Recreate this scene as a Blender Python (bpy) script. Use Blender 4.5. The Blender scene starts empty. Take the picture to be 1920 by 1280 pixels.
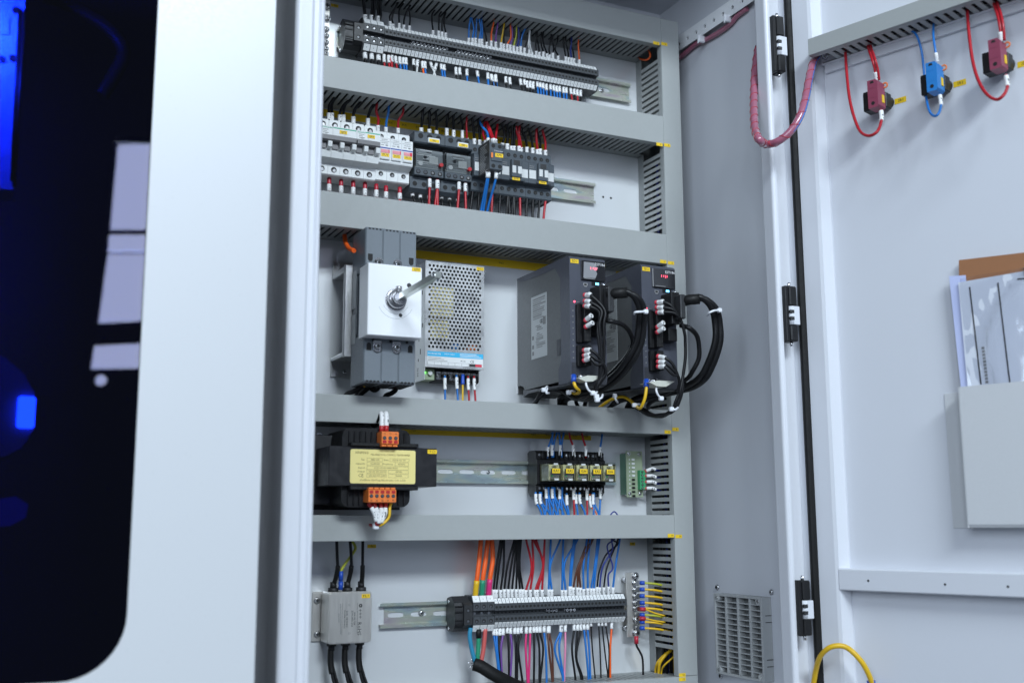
import bpy, bmesh, math, random
from mathutils import Vector as V, Matrix
random.seed(7)
SC = bpy.context.scene
COL = SC.collection
# ------------------------------------------------------------------ camera (fitted to the photograph)
D = 1.555                                   # metres from the lens to the zinc mounting plate (rails are 35 mm high)
YAW, PITCH, ROLL, FPX = math.radians(25.603), math.radians(9.380), math.radians(-0.242), 2078.47
_f = V((math.sin(YAW)*math.cos(PITCH), math.cos(YAW)*math.cos(PITCH), math.sin(PITCH)))
_r0 = V((math.cos(YAW), -math.sin(YAW), 0)); _u0 = _r0.cross(_f)
_r = _r0*math.cos(ROLL) + _u0*math.sin(ROLL); _u = _u0*math.cos(ROLL) - _r0*math.sin(ROLL)
CAMO = V((0, -D, 0))
cam = bpy.data.cameras.new('camera'); camo = bpy.data.objects.new('camera', cam); COL.objects.link(camo)
camo.matrix_world = Matrix(((_r.x, _u.x, -_f.x, CAMO.x), (_r.y, _u.y, -_f.y, CAMO.y), (_r.z, _u.z, -_f.z, CAMO.z), (0, 0, 0, 1)))
cam.sensor_width = 36; cam.lens = FPX/1920*36; cam.clip_start = 0.02; cam.clip_end = 100
cam.dof.use_dof = True; cam.dof.focus_distance = 1.66; cam.dof.aperture_fstop = 3.2
SC.camera = camo
# ------------------------------------------------------------------ light
SC.world = bpy.data.worlds.new('World'); SC.world.use_nodes = True
bg = SC.world.node_tree.nodes['Background']; bg.inputs[0].default_value = (0.62, 0.76, 1.0, 1); bg.inputs[1].default_value = 0.14
def area(name, loc, target, sx, sy, power, col):
    l = bpy.data.lights.new(name, 'AREA'); l.shape = 'RECTANGLE'; l.size = sx; l.size_y = sy; l.energy = power; l.color = col
    o = bpy.data.objects.new(name, l); COL.objects.link(o); o.location = loc
    o.rotation_euler = (V(target)-V(loc)).to_track_quat('-Z', 'Y').to_euler(); return o
area('window_light', (0.35, -5.0, 3.35), (0.7, 0, 0.25), 2.3, 0.9, 300, (0.79, 0.905, 1.0))
area('fill_light', (-1.55, -2.7, 1.15), (0.6, 0, 0.2), 1.9, 1.7, 60, (0.74, 0.86, 1.0))  # added soft fill from the left, no such source is seen
SC.view_settings.view_transform = 'Standard'; SC.view_settings.look = 'None'; SC.view_settings.exposure = 0.0; SC.view_settings.gamma = 1
SC.cycles.use_denoising = True
SC.cycles.max_bounces = 8; SC.cycles.transparent_max_bounces = 16
SC.cycles.caustics_reflective = False; SC.cycles.caustics_refractive = False
SC.cycles.sample_clamp_indirect = 6
# ------------------------------------------------------------------ photo pixel -> place (depth always from the plane a thing sits on)
def ray(x, y): return _r*(x-960) + _u*(640-y) + _f*FPX
def P(x, y, Y):                              # on a plane parallel to the mounting plate
    d = ray(x, y); return CAMO + d*((Y+D)/d.y)
def PX(x, y, X):                             # on a plane parallel to the side wall
    d = ray(x, y); return CAMO + d*((X-CAMO.x)/d.x)
PH = math.radians(18.8)                      # the door stands open 108.8 degrees
DH = V((1.06, -0.335, 0)); DS = V((math.sin(PH), -math.cos(PH), 0)); DN = V((-math.cos(PH), -math.sin(PH), 0))
def PD(x, y, off=0.0):                       # on the door's inner face, off metres proud of it
    d = ray(x, y); return CAMO + d*(((DH+DN*off-CAMO).dot(DN))/d.dot(DN))
def zoom(ox, oy, s):                         # a pixel of an enlarged crop -> a pixel of the photograph
    return lambda x, y: (ox + x/s, oy + y/s)
# ------------------------------------------------------------------ frames: local millimetres -> metres
def fr(ax=0, az=0): return lambda x, d, z: V((ax + x*.001, -d*.001, az + z*.001))     # x right, d out of the plate, z up
def frd(s0=0, z0=0): return lambda x, d, z: DH + DS*(s0+x*.001) + DN*(d*.001) + V((0, 0, z0+z*.001))
W = lambda x, y, z: V((x, y, z))             # plain world metres
# ------------------------------------------------------------------ materials
MATS = {}
def mat(n, col, rough=.5, metal=0., var=0.0, bump=0.0, scale=60., coat=0., emit=None, es=0., aniso=None, spec=None):
    m = bpy.data.materials.new(n); m.use_nodes = True; nt = m.node_tree; b = nt.nodes['Principled BSDF']
    c = (*col, 1) if len(col) == 3 else col
    b.inputs['Base Color'].default_value = c; b.inputs['Roughness'].default_value = rough; b.inputs['Metallic'].default_value = metal
    if spec is not None: b.inputs['Specular IOR Level'].default_value = spec
    if coat: b.inputs['Coat Weight'].default_value = coat; b.inputs['Coat Roughness'].default_value = .15
    if emit: b.inputs['Emission Color'].default_value = (*emit, 1); b.inputs['Emission Strength'].default_value = es
    if var or bump:
        tc = nt.nodes.new('ShaderNodeTexCoord'); mp = nt.nodes.new('ShaderNodeMapping'); nt.links.new(tc.outputs['Object'], mp.inputs[0])
        if aniso: mp.inputs['Scale'].default_value = aniso
        no = nt.nodes.new('ShaderNodeTexNoise'); no.inputs['Scale'].default_value = scale; no.inputs['Detail'].default_value = 6
        nt.links.new(mp.outputs[0], no.inputs['Vector'])
        if var:
            mx = nt.nodes.new('ShaderNodeMix'); mx.data_type = 'RGBA'
            mx.inputs[6].default_value = tuple(max(0, v*(1-var)) for v in c[:3])+(1,); mx.inputs[7].default_value = tuple(min(1, v*(1+var)) for v in c[:3])+(1,)
            nt.links.new(no.outputs[0], mx.inputs[0]); nt.links.new(mx.outputs[2], b.inputs['Base Color'])
            mr = nt.nodes.new('ShaderNodeMapRange'); mr.inputs[1].default_value = .3; mr.inputs[2].default_value = .7
            mr.inputs[3].default_value = max(0, rough-.08); mr.inputs[4].default_value = min(1, rough+.08)
            nt.links.new(no.outputs[0], mr.inputs[0]); nt.links.new(mr.outputs[0], b.inputs['Roughness'])
        if bump:
            bu = nt.nodes.new('ShaderNodeBump'); bu.inputs['Strength'].default_value = bump; bu.inputs['Distance'].default_value = .001
            nt.links.new(no.outputs[0], bu.inputs['Height']); nt.links.new(bu.outputs[0], b.inputs['Normal'])
    MATS[n] = m; return m
mat('zinc', (.84, .86, .87), .27, .42)
mat('paint', (.655, .67, .71), .38, 0, var=.015, bump=.06, scale=420)
mat('white_paint', (.57, .585, .60), .34, 0, var=.004, bump=.008, scale=300)
mat('duct', (.36, .375, .365), .36, 0, var=.03, bump=.04, scale=180)
mat('finger', (.25, .262, .258), .45)  # duct plastic darkened: shade of the undersides put into the colour
mat('rail', (.62, .66, .62), .28, .70, var=.10, bump=.02, scale=30, aniso=(.3, 1, 2))
mat('steel', (.62, .62, .63), .22, 1.)
mat('steel_brushed', (.66, .64, .60), .36, .72, var=.03, bump=.02, scale=90, aniso=(4, 1, .3))
mat('steel_dull', (.50, .50, .50), .42, 1., var=.1, bump=.2, scale=260)
mat('chrome', (.80, .80, .80), .12, 1.)
mat('black', (.010, .010, .011), .42, spec=.3, var=.1, scale=90, bump=.05)
mat('black_soft', (.016, .016, .017), .55)
mat('rubber', (.008, .008, .008), .55, spec=.25, bump=.3, scale=200, var=.1)
mat('hole', (.006, .006, .006), .7)
mat('char', (.024, .025, .027), .45, var=.06, bump=.05, scale=160)
mat('terminal', (.055, .060, .066), .45, var=.05, bump=.05, scale=160)
mat('device_grey', (.062, .076, .090), .42, var=.04, bump=.05, scale=150)
mat('device_mid', (.26, .28, .29), .40, var=.04)
mat('breaker_grey', (.155, .178, .20), .46, var=.05, bump=.12, scale=240)
mat('toggle_grey', (.17, .165, .17), .4)
mat('white_plastic', (.74, .75, .74), .40, var=.02, bump=.03, scale=150)
mat('marker', (.78, .79, .78), .5, var=.02)
mat('pale', (.62, .63, .62), .4)
mat('tag', (.83, .55, .015), .5, var=.04)
mat('strip', (.86, .56, .01), .5, var=.04)
mat('tape', (.82, .70, .27), .4, var=.03)
mat('ink', (.02, .02, .02), .6)
mat('ink_grey', (.22, .22, .22), .6)
mat('ink_white', (.8, .8, .8), .5)
mat('green_line', (.02, .42, .24), .5)
mat('blue_line', (.02, .05, .30), .5)
mat('red_window', (.75, .07, .10), .25, coat=.5)
mat('pink_window', (.82, .33, .36), .2, coat=.5)
mat('red_plastic', (.42, .02, .025), .35)
mat('orange_plastic', (.80, .20, .04), .42, var=.04, bump=.05, scale=200)
mat('maroon', (.25, .045, .085), .45, var=.04)
mat('blue_plastic', (.02, .20, .55), .42, var=.04)
mat('cyan_print', (.05, .48, .78), .4)
mat('servo_side', (.125, .13, .132), .50, .15, var=.05, bump=.05, scale=200)
mat('servo_front', (.060, .065, .085), .45, var=.04, bump=.04, scale=200)
mat('servo_dark', (.026, .028, .036), .45, var=.05, bump=.04, scale=200)
mat('label_grey', (.46, .48, .48), .42)
mat('display', (.012, .012, .014), .12, coat=1.)
mat('display_film', (.55, .55, .56), .18, .6)
mat('cyan_led', (.1, .4, .9), .4, emit=(.15, .55, 1.), es=4.)
mat('red_led', (.8, .1, .15), .4, emit=(1, .08, .15), es=3.)
mat('green_led', (.1, .8, .1), .4, emit=(.15, 1, .1), es=3.)
mat('pcb', (.05, .16, .09), .4, var=.08)
mat('pcb_pale', (.30, .36, .24), .45, var=.06)
mat('green_plastic', (.05, .32, .14), .45)
mat('relay_case', (.42, .41, .24), .25, coat=.4)
mat('relay_coil', (.70, .68, .48), .4, var=.08, scale=120)
mat('tie', (.78, .79, .82), .35)
mat('nylon', (.60, .62, .66), .35)
mat('beige', (.55, .55, .48), .5)
mat('pocket', (.60, .61, .62), .42, var=.03, bump=.12, scale=380)
mat('kraft', (.34, .15, .065), .6, var=.08, bump=.1, scale=120)
mat('paper', (.70, .73, .80), .6)
mat('paper_blue', (.55, .60, .86), .5)
mat('vent', (.40, .41, .41), .5, var=.03, bump=.05, scale=200)
mat('filter_mesh', (.22, .23, .235), .9, bump=.6, scale=900, var=.15)
mat('work_lamp', (.2,.5,.9), .4, emit=(.25,.6,1.), es=22.)
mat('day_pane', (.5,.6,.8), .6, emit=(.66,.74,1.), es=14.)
mat('blue_lug', (.012,.07,.42), .4)
mat('red_lug', (.45,.02,.04), .4)
mat('zinc_case', (.74,.75,.75), .32, .75, var=.03, bump=.03, scale=40)
mat('rail_plain', (.62,.64,.60), .28, .95)
mat('core_black', (.012,.012,.014), .38, var=.1, bump=.05, scale=120)
mat('ink_brown', (.16,.11,.03), .6)
mat('wire_wrap', (.37,.12,.18), .24, coat=.6, var=.05)
mat('plate_white', (.88, .89, .90), .32)
mat('wood_dark', (.02, .02, .03), .5)
for n, c in dict(black=(.008, .008, .009), red=(.42, .012, .022), blue=(.015, .16, .50), darkblue=(.02, .035, .22), orange=(.85, .12, .015), purple=(.16, .06, .28), yellow=(.72, .44, .015),
                 yellowgreen=(.40, .42, .03), green=(.02, .26, .14), white=(.66, .67, .66), brown=(.10, .035, .02), pink=(.66, .03, .17), rose=(.70, .24, .38), cyan=(.03, .24, .40), salmon=(.55, .10, .09)).items():
    mat('wire_'+n, c, .40, var=.04, scale=40, spec=.28 if n == 'black' else .45)
def sleeve_mat():
    m = mat('sleeve', (.78, .78, .77), .5); nt = m.node_tree; b = nt.nodes['Principled BSDF']
    tc = nt.nodes.new('ShaderNodeTexCoord'); no = nt.nodes.new('ShaderNodeTexNoise'); no.inputs['Scale'].default_value = 420; no.inputs['Detail'].default_value = 0
    nt.links.new(tc.outputs['Object'], no.inputs['Vector'])
    se = nt.nodes.new('ShaderNodeSeparateXYZ'); nt.links.new(tc.outputs['Generated'], se.inputs[0])
    def band(src, lo, hi):
        a = nt.nodes.new('ShaderNodeMath'); a.operation = 'GREATER_THAN'; a.inputs[1].default_value = lo; nt.links.new(src, a.inputs[0])
        c = nt.nodes.new('ShaderNodeMath'); c.operation = 'LESS_THAN'; c.inputs[1].default_value = hi; nt.links.new(src, c.inputs[0])
        d = nt.nodes.new('ShaderNodeMath'); d.operation = 'MULTIPLY'; nt.links.new(a.outputs[0], d.inputs[0]); nt.links.new(c.outputs[0], d.inputs[1]); return d.outputs[0]
    k = nt.nodes.new('ShaderNodeMath'); k.operation = 'MULTIPLY'; nt.links.new(band(se.outputs[2], .28, .72), k.inputs[0]); nt.links.new(band(se.outputs[0], .46, .74), k.inputs[1])
    g = nt.nodes.new('ShaderNodeMath'); g.operation = 'GREATER_THAN'; g.inputs[1].default_value = .53; nt.links.new(no.outputs[0], g.inputs[0])
    k2 = nt.nodes.new('ShaderNodeMath'); k2.operation = 'MULTIPLY'; nt.links.new(k.outputs[0], k2.inputs[0]); nt.links.new(g.outputs[0], k2.inputs[1])
    mx = nt.nodes.new('ShaderNodeMix'); mx.data_type = 'RGBA'; mx.inputs[6].default_value = (.78, .78, .77, 1); mx.inputs[7].default_value = (.16, .16, .17, 1)
    nt.links.new(k2.outputs[0], mx.inputs[0]); nt.links.new(mx.outputs[2], b.inputs['Base Color'])
sleeve_mat()
def clear_mat(n, tint, gloss, rough=.08):
    m = bpy.data.materials.new(n); m.use_nodes = True; nt = m.node_tree; out = nt.nodes['Material Output']; nt.nodes.remove(nt.nodes['Principled BSDF'])
    t = nt.nodes.new('ShaderNodeBsdfTransparent'); t.inputs[0].default_value = (*tint, 1); g = nt.nodes.new('ShaderNodeBsdfGlossy'); g.inputs['Roughness'].default_value = rough
    fz = nt.nodes.new('ShaderNodeFresnel'); fz.inputs[0].default_value = 1.5; ad = nt.nodes.new('ShaderNodeMath'); ad.operation = 'ADD'; ad.inputs[1].default_value = gloss; ad.use_clamp = True
    nt.links.new(fz.outputs[0], ad.inputs[0])
    mx = nt.nodes.new('ShaderNodeMixShader'); nt.links.new(ad.outputs[0], mx.inputs[0]); nt.links.new(t.outputs[0], mx.inputs[1]); nt.links.new(g.outputs[0], mx.inputs[2]); nt.links.new(mx.outputs[0], out.inputs[0])
    MATS[n] = m
clear_mat('clear', (.86, .87, .87), .03)
clear_mat('relay_clear', (.93, .93, .80), .04)
clear_mat('film', (.93, .94, .97), .05, .12)
clear_mat('tinted_glass', (.05, .09, .50), .0, .01)
def rail_colours():                          # rainbow passivation of the zinc rails
    m = MATS['rail']; nt = m.node_tree; b = nt.nodes['Principled BSDF']
    tc = nt.nodes.new('ShaderNodeTexCoord'); mp = nt.nodes.new('ShaderNodeMapping'); mp.inputs['Scale'].default_value = (9, 9, 38); nt.links.new(tc.outputs['Object'], mp.inputs[0])
    no = nt.nodes.new('ShaderNodeTexNoise'); no.inputs['Scale'].default_value = 1.6; no.inputs['Detail'].default_value = 3; nt.links.new(mp.outputs[0], no.inputs['Vector'])
    cr = nt.nodes.new('ShaderNodeValToRGB'); e = cr.color_ramp.elements
    e[0].position = .30; e[0].color = (.42, .47, .55, 1); e[1].position = .72; e[1].color = (.62, .55, .60, 1)
    for p, c in ((.42, (.50, .62, .63, 1)), (.52, (.66, .70, .58, 1)), (.62, (.68, .66, .62, 1))):
        q = cr.color_ramp.elements.new(p); q.color = c
    nt.links.new(no.outputs[0], cr.inputs[0]); nt.links.new(cr.outputs[0], b.inputs['Base Color'])
rail_colours()
# ------------------------------------------------------------------ mesh helper
class M:
    def __init__(s, f=W): s.f = f; s.v = []; s.p = []; s.m = []; s.sm = []
    def add(s, pts, faces, mi=0, smooth=False, raw=False):
        b = len(s.v); s.v += [V(p) if raw else s.f(*p) for p in pts]
        for q in faces: s.p.append([b+i for i in q]); s.m.append(mi); s.sm.append(smooth)
        return s
    def box(s, x0, x1, y0, y1, z0, z1, mi=0, c=0):
        if x0 > x1: x0, x1 = x1, x0
        if y0 > y1: y0, y1 = y1, y0
        if z0 > z1: z0, z1 = z1, z0
        c = min(c, (x1-x0)*.45, (y1-y0)*.45, (z1-z0)*.45)
        if c <= 0:
            return s.add([(x, y, z) for x in (x0, x1) for y in (y0, y1) for z in (z0, z1)], [(0, 1, 3, 2), (4, 6, 7, 5), (0, 4, 5, 1), (2, 3, 7, 6), (0, 2, 6, 4), (1, 5, 7, 3)], mi)
        pts = []; ix = {}
        for i in (0, 1):
            for j in (0, 1):
                for k in (0, 1):
                    X, Y, Z = (x0, x1)[i], (y0, y1)[j], (z0, z1)[k]; a, b_, g = X+(c if i == 0 else -c), Y+(c if j == 0 else -c), Z+(c if k == 0 else -c)
                    for n, q in enumerate(((X, b_, g), (a, Y, g), (a, b_, Z))): ix[i, j, k, n] = len(pts); pts.append(q)
        F = []
        for i in (0, 1):
            F.append([ix[i, 0, 0, 0], ix[i, 0, 1, 0], ix[i, 1, 1, 0], ix[i, 1, 0, 0]]); F.append([ix[0, i, 0, 1], ix[0, i, 1, 1], ix[1, i, 1, 1], ix[1, i, 0, 1]]); F.append([ix[0, 0, i, 2], ix[0, 1, i, 2], ix[1, 1, i, 2], ix[1, 0, i, 2]])
        for a in (0, 1):
            for b_ in (0, 1):
                F.append([ix[a, b_, 0, 0], ix[a, b_, 1, 0], ix[a, b_, 1, 1], ix[a, b_, 0, 1]]); F.append([ix[a, 0, b_, 0], ix[a, 1, b_, 0], ix[a, 1, b_, 2], ix[a, 0, b_, 2]]); F.append([ix[0, a, b_, 1], ix[1, a, b_, 1], ix[1, a, b_, 2], ix[0, a, b_, 2]])
                for k in (0, 1): pass
        for i in (0, 1):
            for j in (0, 1):
                for k in (0, 1): F.append([ix[i, j, k, 0], ix[i, j, k, 1], ix[i, j, k, 2]])
        return s.add(pts, F, mi)
    def prism(s, poly, ax, a0, a1, mi=0):          # poly in the two other axes, extruded along ax
        n = len(poly); mk = {'x': lambda p, a: (a, p[0], p[1]), 'y': lambda p, a: (p[0], a, p[1]), 'z': lambda p, a: (p[0], p[1], a)}[ax]
        return s.add([mk(p, a0) for p in poly]+[mk(p, a1) for p in poly], [list(range(n)), list(range(2*n-1, n-1, -1))]+[[i, (i+1) % n, n+(i+1) % n, n+i] for i in range(n)], mi)
    def cyl(s, a, b, r, n=12, mi=0, r2=None, smooth=True, caps=True):
        a, b = s.f(*a), s.f(*b); return s.tube([a, b], [r*.001 if s.f is not W else r, (r if r2 is None else r2)*(.001 if s.f is not W else 1)], n, mi, True, caps, smooth)
    def tube(s, pts, r, n=8, mi=0, raw=True, caps=True, smooth=True):
        pts = [V(p) for p in pts] if raw else [s.f(*p) for p in pts]
        R = r if isinstance(r, (list, tuple)) else [r]*len(pts)
        b = len(s.v); prev = None
        for i, p in enumerate(pts):
            t = (pts[min(i+1, len(pts)-1)]-pts[max(i-1, 0)]).normalized()
            if prev is None: u = t.orthogonal().normalized()
            else:
                u = prev - t*prev.dot(t); u = u.normalized() if u.length > 1e-6 else t.orthogonal().normalized()
            prev = u; w = t.cross(u)
            s.v += [p + (u*math.cos(2*math.pi*k/n)+w*math.sin(2*math.pi*k/n))*R[i] for k in range(n)]
        for i in range(len(pts)-1):
            for k in range(n):
                s.p.append([b+i*n+k, b+i*n+(k+1) % n, b+(i+1)*n+(k+1) % n, b+(i+1)*n+k]); s.m.append(mi); s.sm.append(smooth)
        if caps:
            s.p.append([b+k for k in range(n)][::-1]); s.m.append(mi); s.sm.append(False); e = b+(len(pts)-1)*n
            s.p.append([e+k for k in range(n)]); s.m.append(mi); s.sm.append(False)
        return s
    def cell(s, x0, x1, z0, z1, y, hole, depth=0, mi=0, cx=None, cz=None, N=16, mi2=None):
        # rectangle in the x-z plane at depth y, with a hole given by hole(angle) -> radius about (cx, cz), walls going back by depth
        cx = (x0+x1)/2 if cx is None else cx; cz = (z0+z1)/2 if cz is None else cz
        an = sorted(set([round(2*math.pi*k/N, 6) for k in range(N)] + [round(math.atan2(z-cz, x-cx) % (2*math.pi), 6) for x in (x0, x1) for z in (z0, z1)]))
        inn = []; out = []; back = []
        for a in an:
            c, q = math.cos(a), math.sin(a); t = min([((x1-cx)/c if c > 0 else (x0-cx)/c) if abs(c) > 1e-9 else 1e9, ((z1-cz)/q if q > 0 else (z0-cz)/q) if abs(q) > 1e-9 else 1e9])
            h = hole(a); out.append((cx+c*t, y, cz+q*t)); inn.append((cx+c*h, y, cz+q*h)); back.append((cx+c*h, y-depth, cz+q*h))
        n = len(an); F = [[i, (i+1) % n, n+(i+1) % n, n+i] for i in range(n)]
        s.add(out+inn, F, mi)
        if depth: s.add(inn+back, F, mi if mi2 is None else mi2)
        return s
    def build(s, name, mats, parent=None, closed=True):
        me = bpy.data.meshes.new(name)
        off = ROOT.get(parent, V((0, 0, 0))) if parent is not None else V((0, 0, 0))
        if parent is None:
            bb = [min(p[i] for p in s.v) for i in range(3)], [max(p[i] for p in s.v) for i in range(3)]
            off = V(((bb[0][0]+bb[1][0])/2, (bb[0][1]+bb[1][1])/2, bb[0][2]))
        me.from_pydata([tuple(p-off) for p in s.v], [], s.p)
        if isinstance(mats, str): mats = [mats]
        for q in mats: me.materials.append(MATS[q])
        me.polygons.foreach_set('material_index', s.m); me.polygons.foreach_set('use_smooth', s.sm)
        if closed:
            bm = bmesh.new(); bm.from_mesh(me); bmesh.ops.recalc_face_normals(bm, faces=bm.faces); bm.to_mesh(me); bm.free()
        me.update()
        o = bpy.data.objects.new(name, me); COL.objects.link(o)
        if parent is not None: o.parent = parent
        else: o.location = off
        ROOT[o] = off
        return o
ROOT = {}
def thing(name, label, cat, loc=(0, 0, 0), group=None):
    o = bpy.data.objects.new(name, None); COL.objects.link(o); o.location = loc; o.empty_display_size = .02; ROOT[o] = V(loc)
    return tag(o, label, cat, group)
def tag(o, label, cat, group=None):
    o['label'] = label; o['category'] = cat
    if group: o['group'] = group
    return o
def kids(o): return KID.get(o, [c for c in o.children])
KID = {}
def dup(o, delta, parent=None, label=None, group=None):
    c = o.copy(); COL.objects.link(c)
    if parent is None:
        c.location = V(o.location)+V(delta)
        if label: c['label'] = label
        if group: c['group'] = group
    else: c.parent = parent
    ROOT[c] = ROOT[o]+V(delta)
    for k in list(o.children): dup(k, delta, c)
    return c
# ------------------------------------------------------------------ lettering (flat print, a hair thick)
FONTS = {}
def text(s, parent, o, f, h, m='ink', rot=0, w=None, align='CENTER', axes=None):
    # o: local point of frame f where the text is centred; the text lies in the frame's x-z plane facing out (d)
    key = (s, align)
    if key not in FONTS:
        cu = bpy.data.curves.new('lettering', 'FONT'); cu.body = s; cu.align_x = align; cu.align_y = 'CENTER'; cu.size = 1; cu.resolution_u = 1; cu.extrude = .004
        t = bpy.data.objects.new('tmp', cu); me = bpy.data.meshes.new_from_object(t); bpy.data.objects.remove(t); bpy.data.curves.remove(cu); FONTS[key] = me
    me = FONTS[key]
    k = (key, m)
    if k not in FONTS:
        c = me.copy(); c.materials.clear(); c.materials.append(MATS[m]); FONTS[k] = c
    me2 = FONTS[k]
    xs = [v.co.x for v in me.vertices]; wid = max(xs)-min(xs) if xs else 1
    if axes: ex, ez = axes; p = V(o)
    else: p = f(*o); ex = (f(o[0]+1, o[1], o[2])-p).normalized(); ez = (f(o[0], o[1], o[2]+1)-p).normalized()
    ca, sa = math.cos(rot), math.sin(rot); ex, ez = ex*ca+ez*sa, ez*ca-ex*sa
    ey = ex.cross(ez)
    sx = h*1.38; sz = h*1.38
    if w: sx = w/wid
    ob = bpy.data.objects.new('lettering', me2); COL.objects.link(ob); ob.parent = parent
    q = p - ROOT[parent]
    nrm = ey
    ob.matrix_local = Matrix(((ex.x*sx, ez.x*sz, nrm.x*.03, q.x), (ex.y*sx, ez.y*sz, nrm.y*.03, q.y), (ex.z*sx, ez.z*sz, nrm.z*.03, q.z), (0, 0, 0, 1)))
    ROOT[ob] = p
    return ob
def crom(pts, k=5):
    pts = [V(p) for p in pts]
    if len(pts) < 3: return [pts[0].lerp(pts[-1], i/k) for i in range(k+1)]
    q = [pts[0]*2-pts[1]]+pts+[pts[-1]*2-pts[-2]]; out = []
    for i in range(1, len(q)-2):
        a, b, c, d = q[i-1], q[i], q[i+1], q[i+2]
        for j in range(k):
            t = j/k; out.append(.5*((2*b)+(c-a)*t+(2*a-5*b+4*c-d)*t*t+(3*b-a-3*c+d)*t*t*t))
    out.append(pts[-1]); return out
def along(pts, a, b):                          # the stretch of a polyline between lengths a and b
    out = []; L = 0
    for i in range(len(pts)-1):
        d = (pts[i+1]-pts[i]).length; n = L+d
        if n > a and L < b:
            if not out: out.append(pts[i].lerp(pts[i+1], max(0, (a-L)/d)))
            if n >= b: out.append(pts[i].lerp(pts[i+1], (b-L)/d)); break
            out.append(pts[i+1])
        L = n
    return out
def wire(pts, r, col, label, group, sl=None, s0=0.0, boot=None, k=5, name='wire', n=6, cat='wire', sm='sleeve', sr=None):
    path = crom(pts, k); m = M(); m.tube(path, r, n); o = m.build(name, 'wire_'+col, closed=False); tag(o, label, cat, group)
    if sl:
        q = along(path, s0, s0+sl)
        if len(q) > 1: M().tube(q, sr or (r+.0011), 8).build('marker_sleeve', sm, o, closed=False)
    if boot:
        q = along(path, 0, boot[0])
        if len(q) > 1: M().tube(q, r+boot[2] if len(boot) > 2 else r+.0009, 8).build('ferrule_collar', boot[1], o, closed=False)
    return o
def screw(m, x, d, z, r, h=1.6, mi=0, mi2=1):     # pan head with a cross recess, in the frame of m
    m.cyl((x, d, z), (x, d+h*.5, z), r, 10, mi); m.cyl((x, d+h*.5, z), (x, d+h, z), r, 10, mi, r2=r*.62)
    for a in (0, 1):
        w, l = r*.16, r*.5
        m.box(x-(l if a else w), x+(l if a else w), d+h*.95, d+h*1.04, z-(w if a else l), z+(w if a else l), mi2)
# ================================================================== THE CABINET
cab = thing('electrical_cabinet', 'white painted electrical cabinet standing open around the zinc mounting plate', 'cabinet', (.70, 0, -.75))
M().box(.27, 1.04, 0, .003, -.72, .88).build('mounting_plate', 'zinc', cab)
M().box(.27, 1.06, .03, .033, -.75, .910).build('back_wall', 'paint', cab)
M().box(1.06, 1.063, -.300, .033, -.75, .910).build('side_wall', 'paint', cab)
M().box(.27, 1.063, -.300, .033, .910, .913).build('roof', 'paint', cab)
M().box(.27, 1.063, -.340, .033, -.753, -.75).build('floor_panel', 'paint', cab)
m = M(); m.box(.27, 1.06, -.322, -.300, .908, .913).box(.27, 1.06, -.326, -.322, .908, .93)
m.build('header', 'paint', cab)
# right post: a flange turned in from the side wall and a rounded lip coming forward
def arc(cx, cy, r, a0, a1, n=6): return [(cx+r*math.cos(math.radians(a0+(a1-a0)*i/n)), cy+r*math.sin(math.radians(a0+(a1-a0)*i/n))) for i in range(n+1)]
m = M(); m.prism([(1.0625, -.2995), (1.0125, -.2995)]+arc(1.0125, -.3045, .005, 90, 180)+arc(1.0125, -.3215, .005, 180, 270)+[(1.0150, -.3265), (1.0150, -.3025), (1.0625, -.3025)], 'z', -.75, .910)
m.build('frame_post', 'paint', cab)
m = M(); m.box(1.0150, 1.0625, -.306, -.3028, -.75, .910); m.build('frame_channel', 'paint', cab)
# left post: flat front with a rolled edge
xa = P(556, 0, -.302).x; xb = P(611, 0, -.300).x
m = M(); pr = [(xa, -.18)]+arc(xa+.006, -.296, .006, 180, 270)+[(xb-.017, -.302), (xb-.013, -.2985), (xb-.008, -.2985), (xb-.005, -.302)]+arc(xb-.004, -.298, .004, 270, 360)+[(xb, -.285), (xb-.0015, -.285), (xb-.0015, -.296), (xa+.004, -.296), (xa+.004, -.18)]
m.prism(pr, 'z', -.75, .910); m.build('frame_post', 'paint', cab)
M().box(xa-.02, xa+.002, -.18, .033, -.75, .910).build('side_wall', 'paint', cab)
# mounting rail with round holes high on the side wall, and the plate's stray screw holes
def face_x(X): return lambda x, d, z: V((X-d*.001, x*.001, z*.001))
f = face_x(1.06); ml = M(f)
for i in range(11):
    ml.cell(-285+25.4*i, -285+25.4*(i+1), 809, 834, 12, lambda a: 3.6, 3, N=14)
ml.box(-285, -5.6, 0, 11.9, 834.1, 836.5)
rl = ml.build('mounting_rail', 'plate_white', cab, closed=False)
for i in range(11):
    q = M(f); q.cyl((-285+25.4*(i+.5), 8.3, 821.5), (-285+25.4*(i+.5), 8.8, 821.5), 4.6, 12); q.build('hole', 'hole', rl)  # dark disc behind each rail hole, painting in the shade inside it
for px, py in ((1130.8, 369.5), (1145.4, 371.5)):
    p = P(px, py, 0); M(fr(p.x, p.z)).cyl((0, 0.05, 0), (0, .25, 0), 2.0, 10).build('screw_hole', 'hole', cab)
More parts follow.
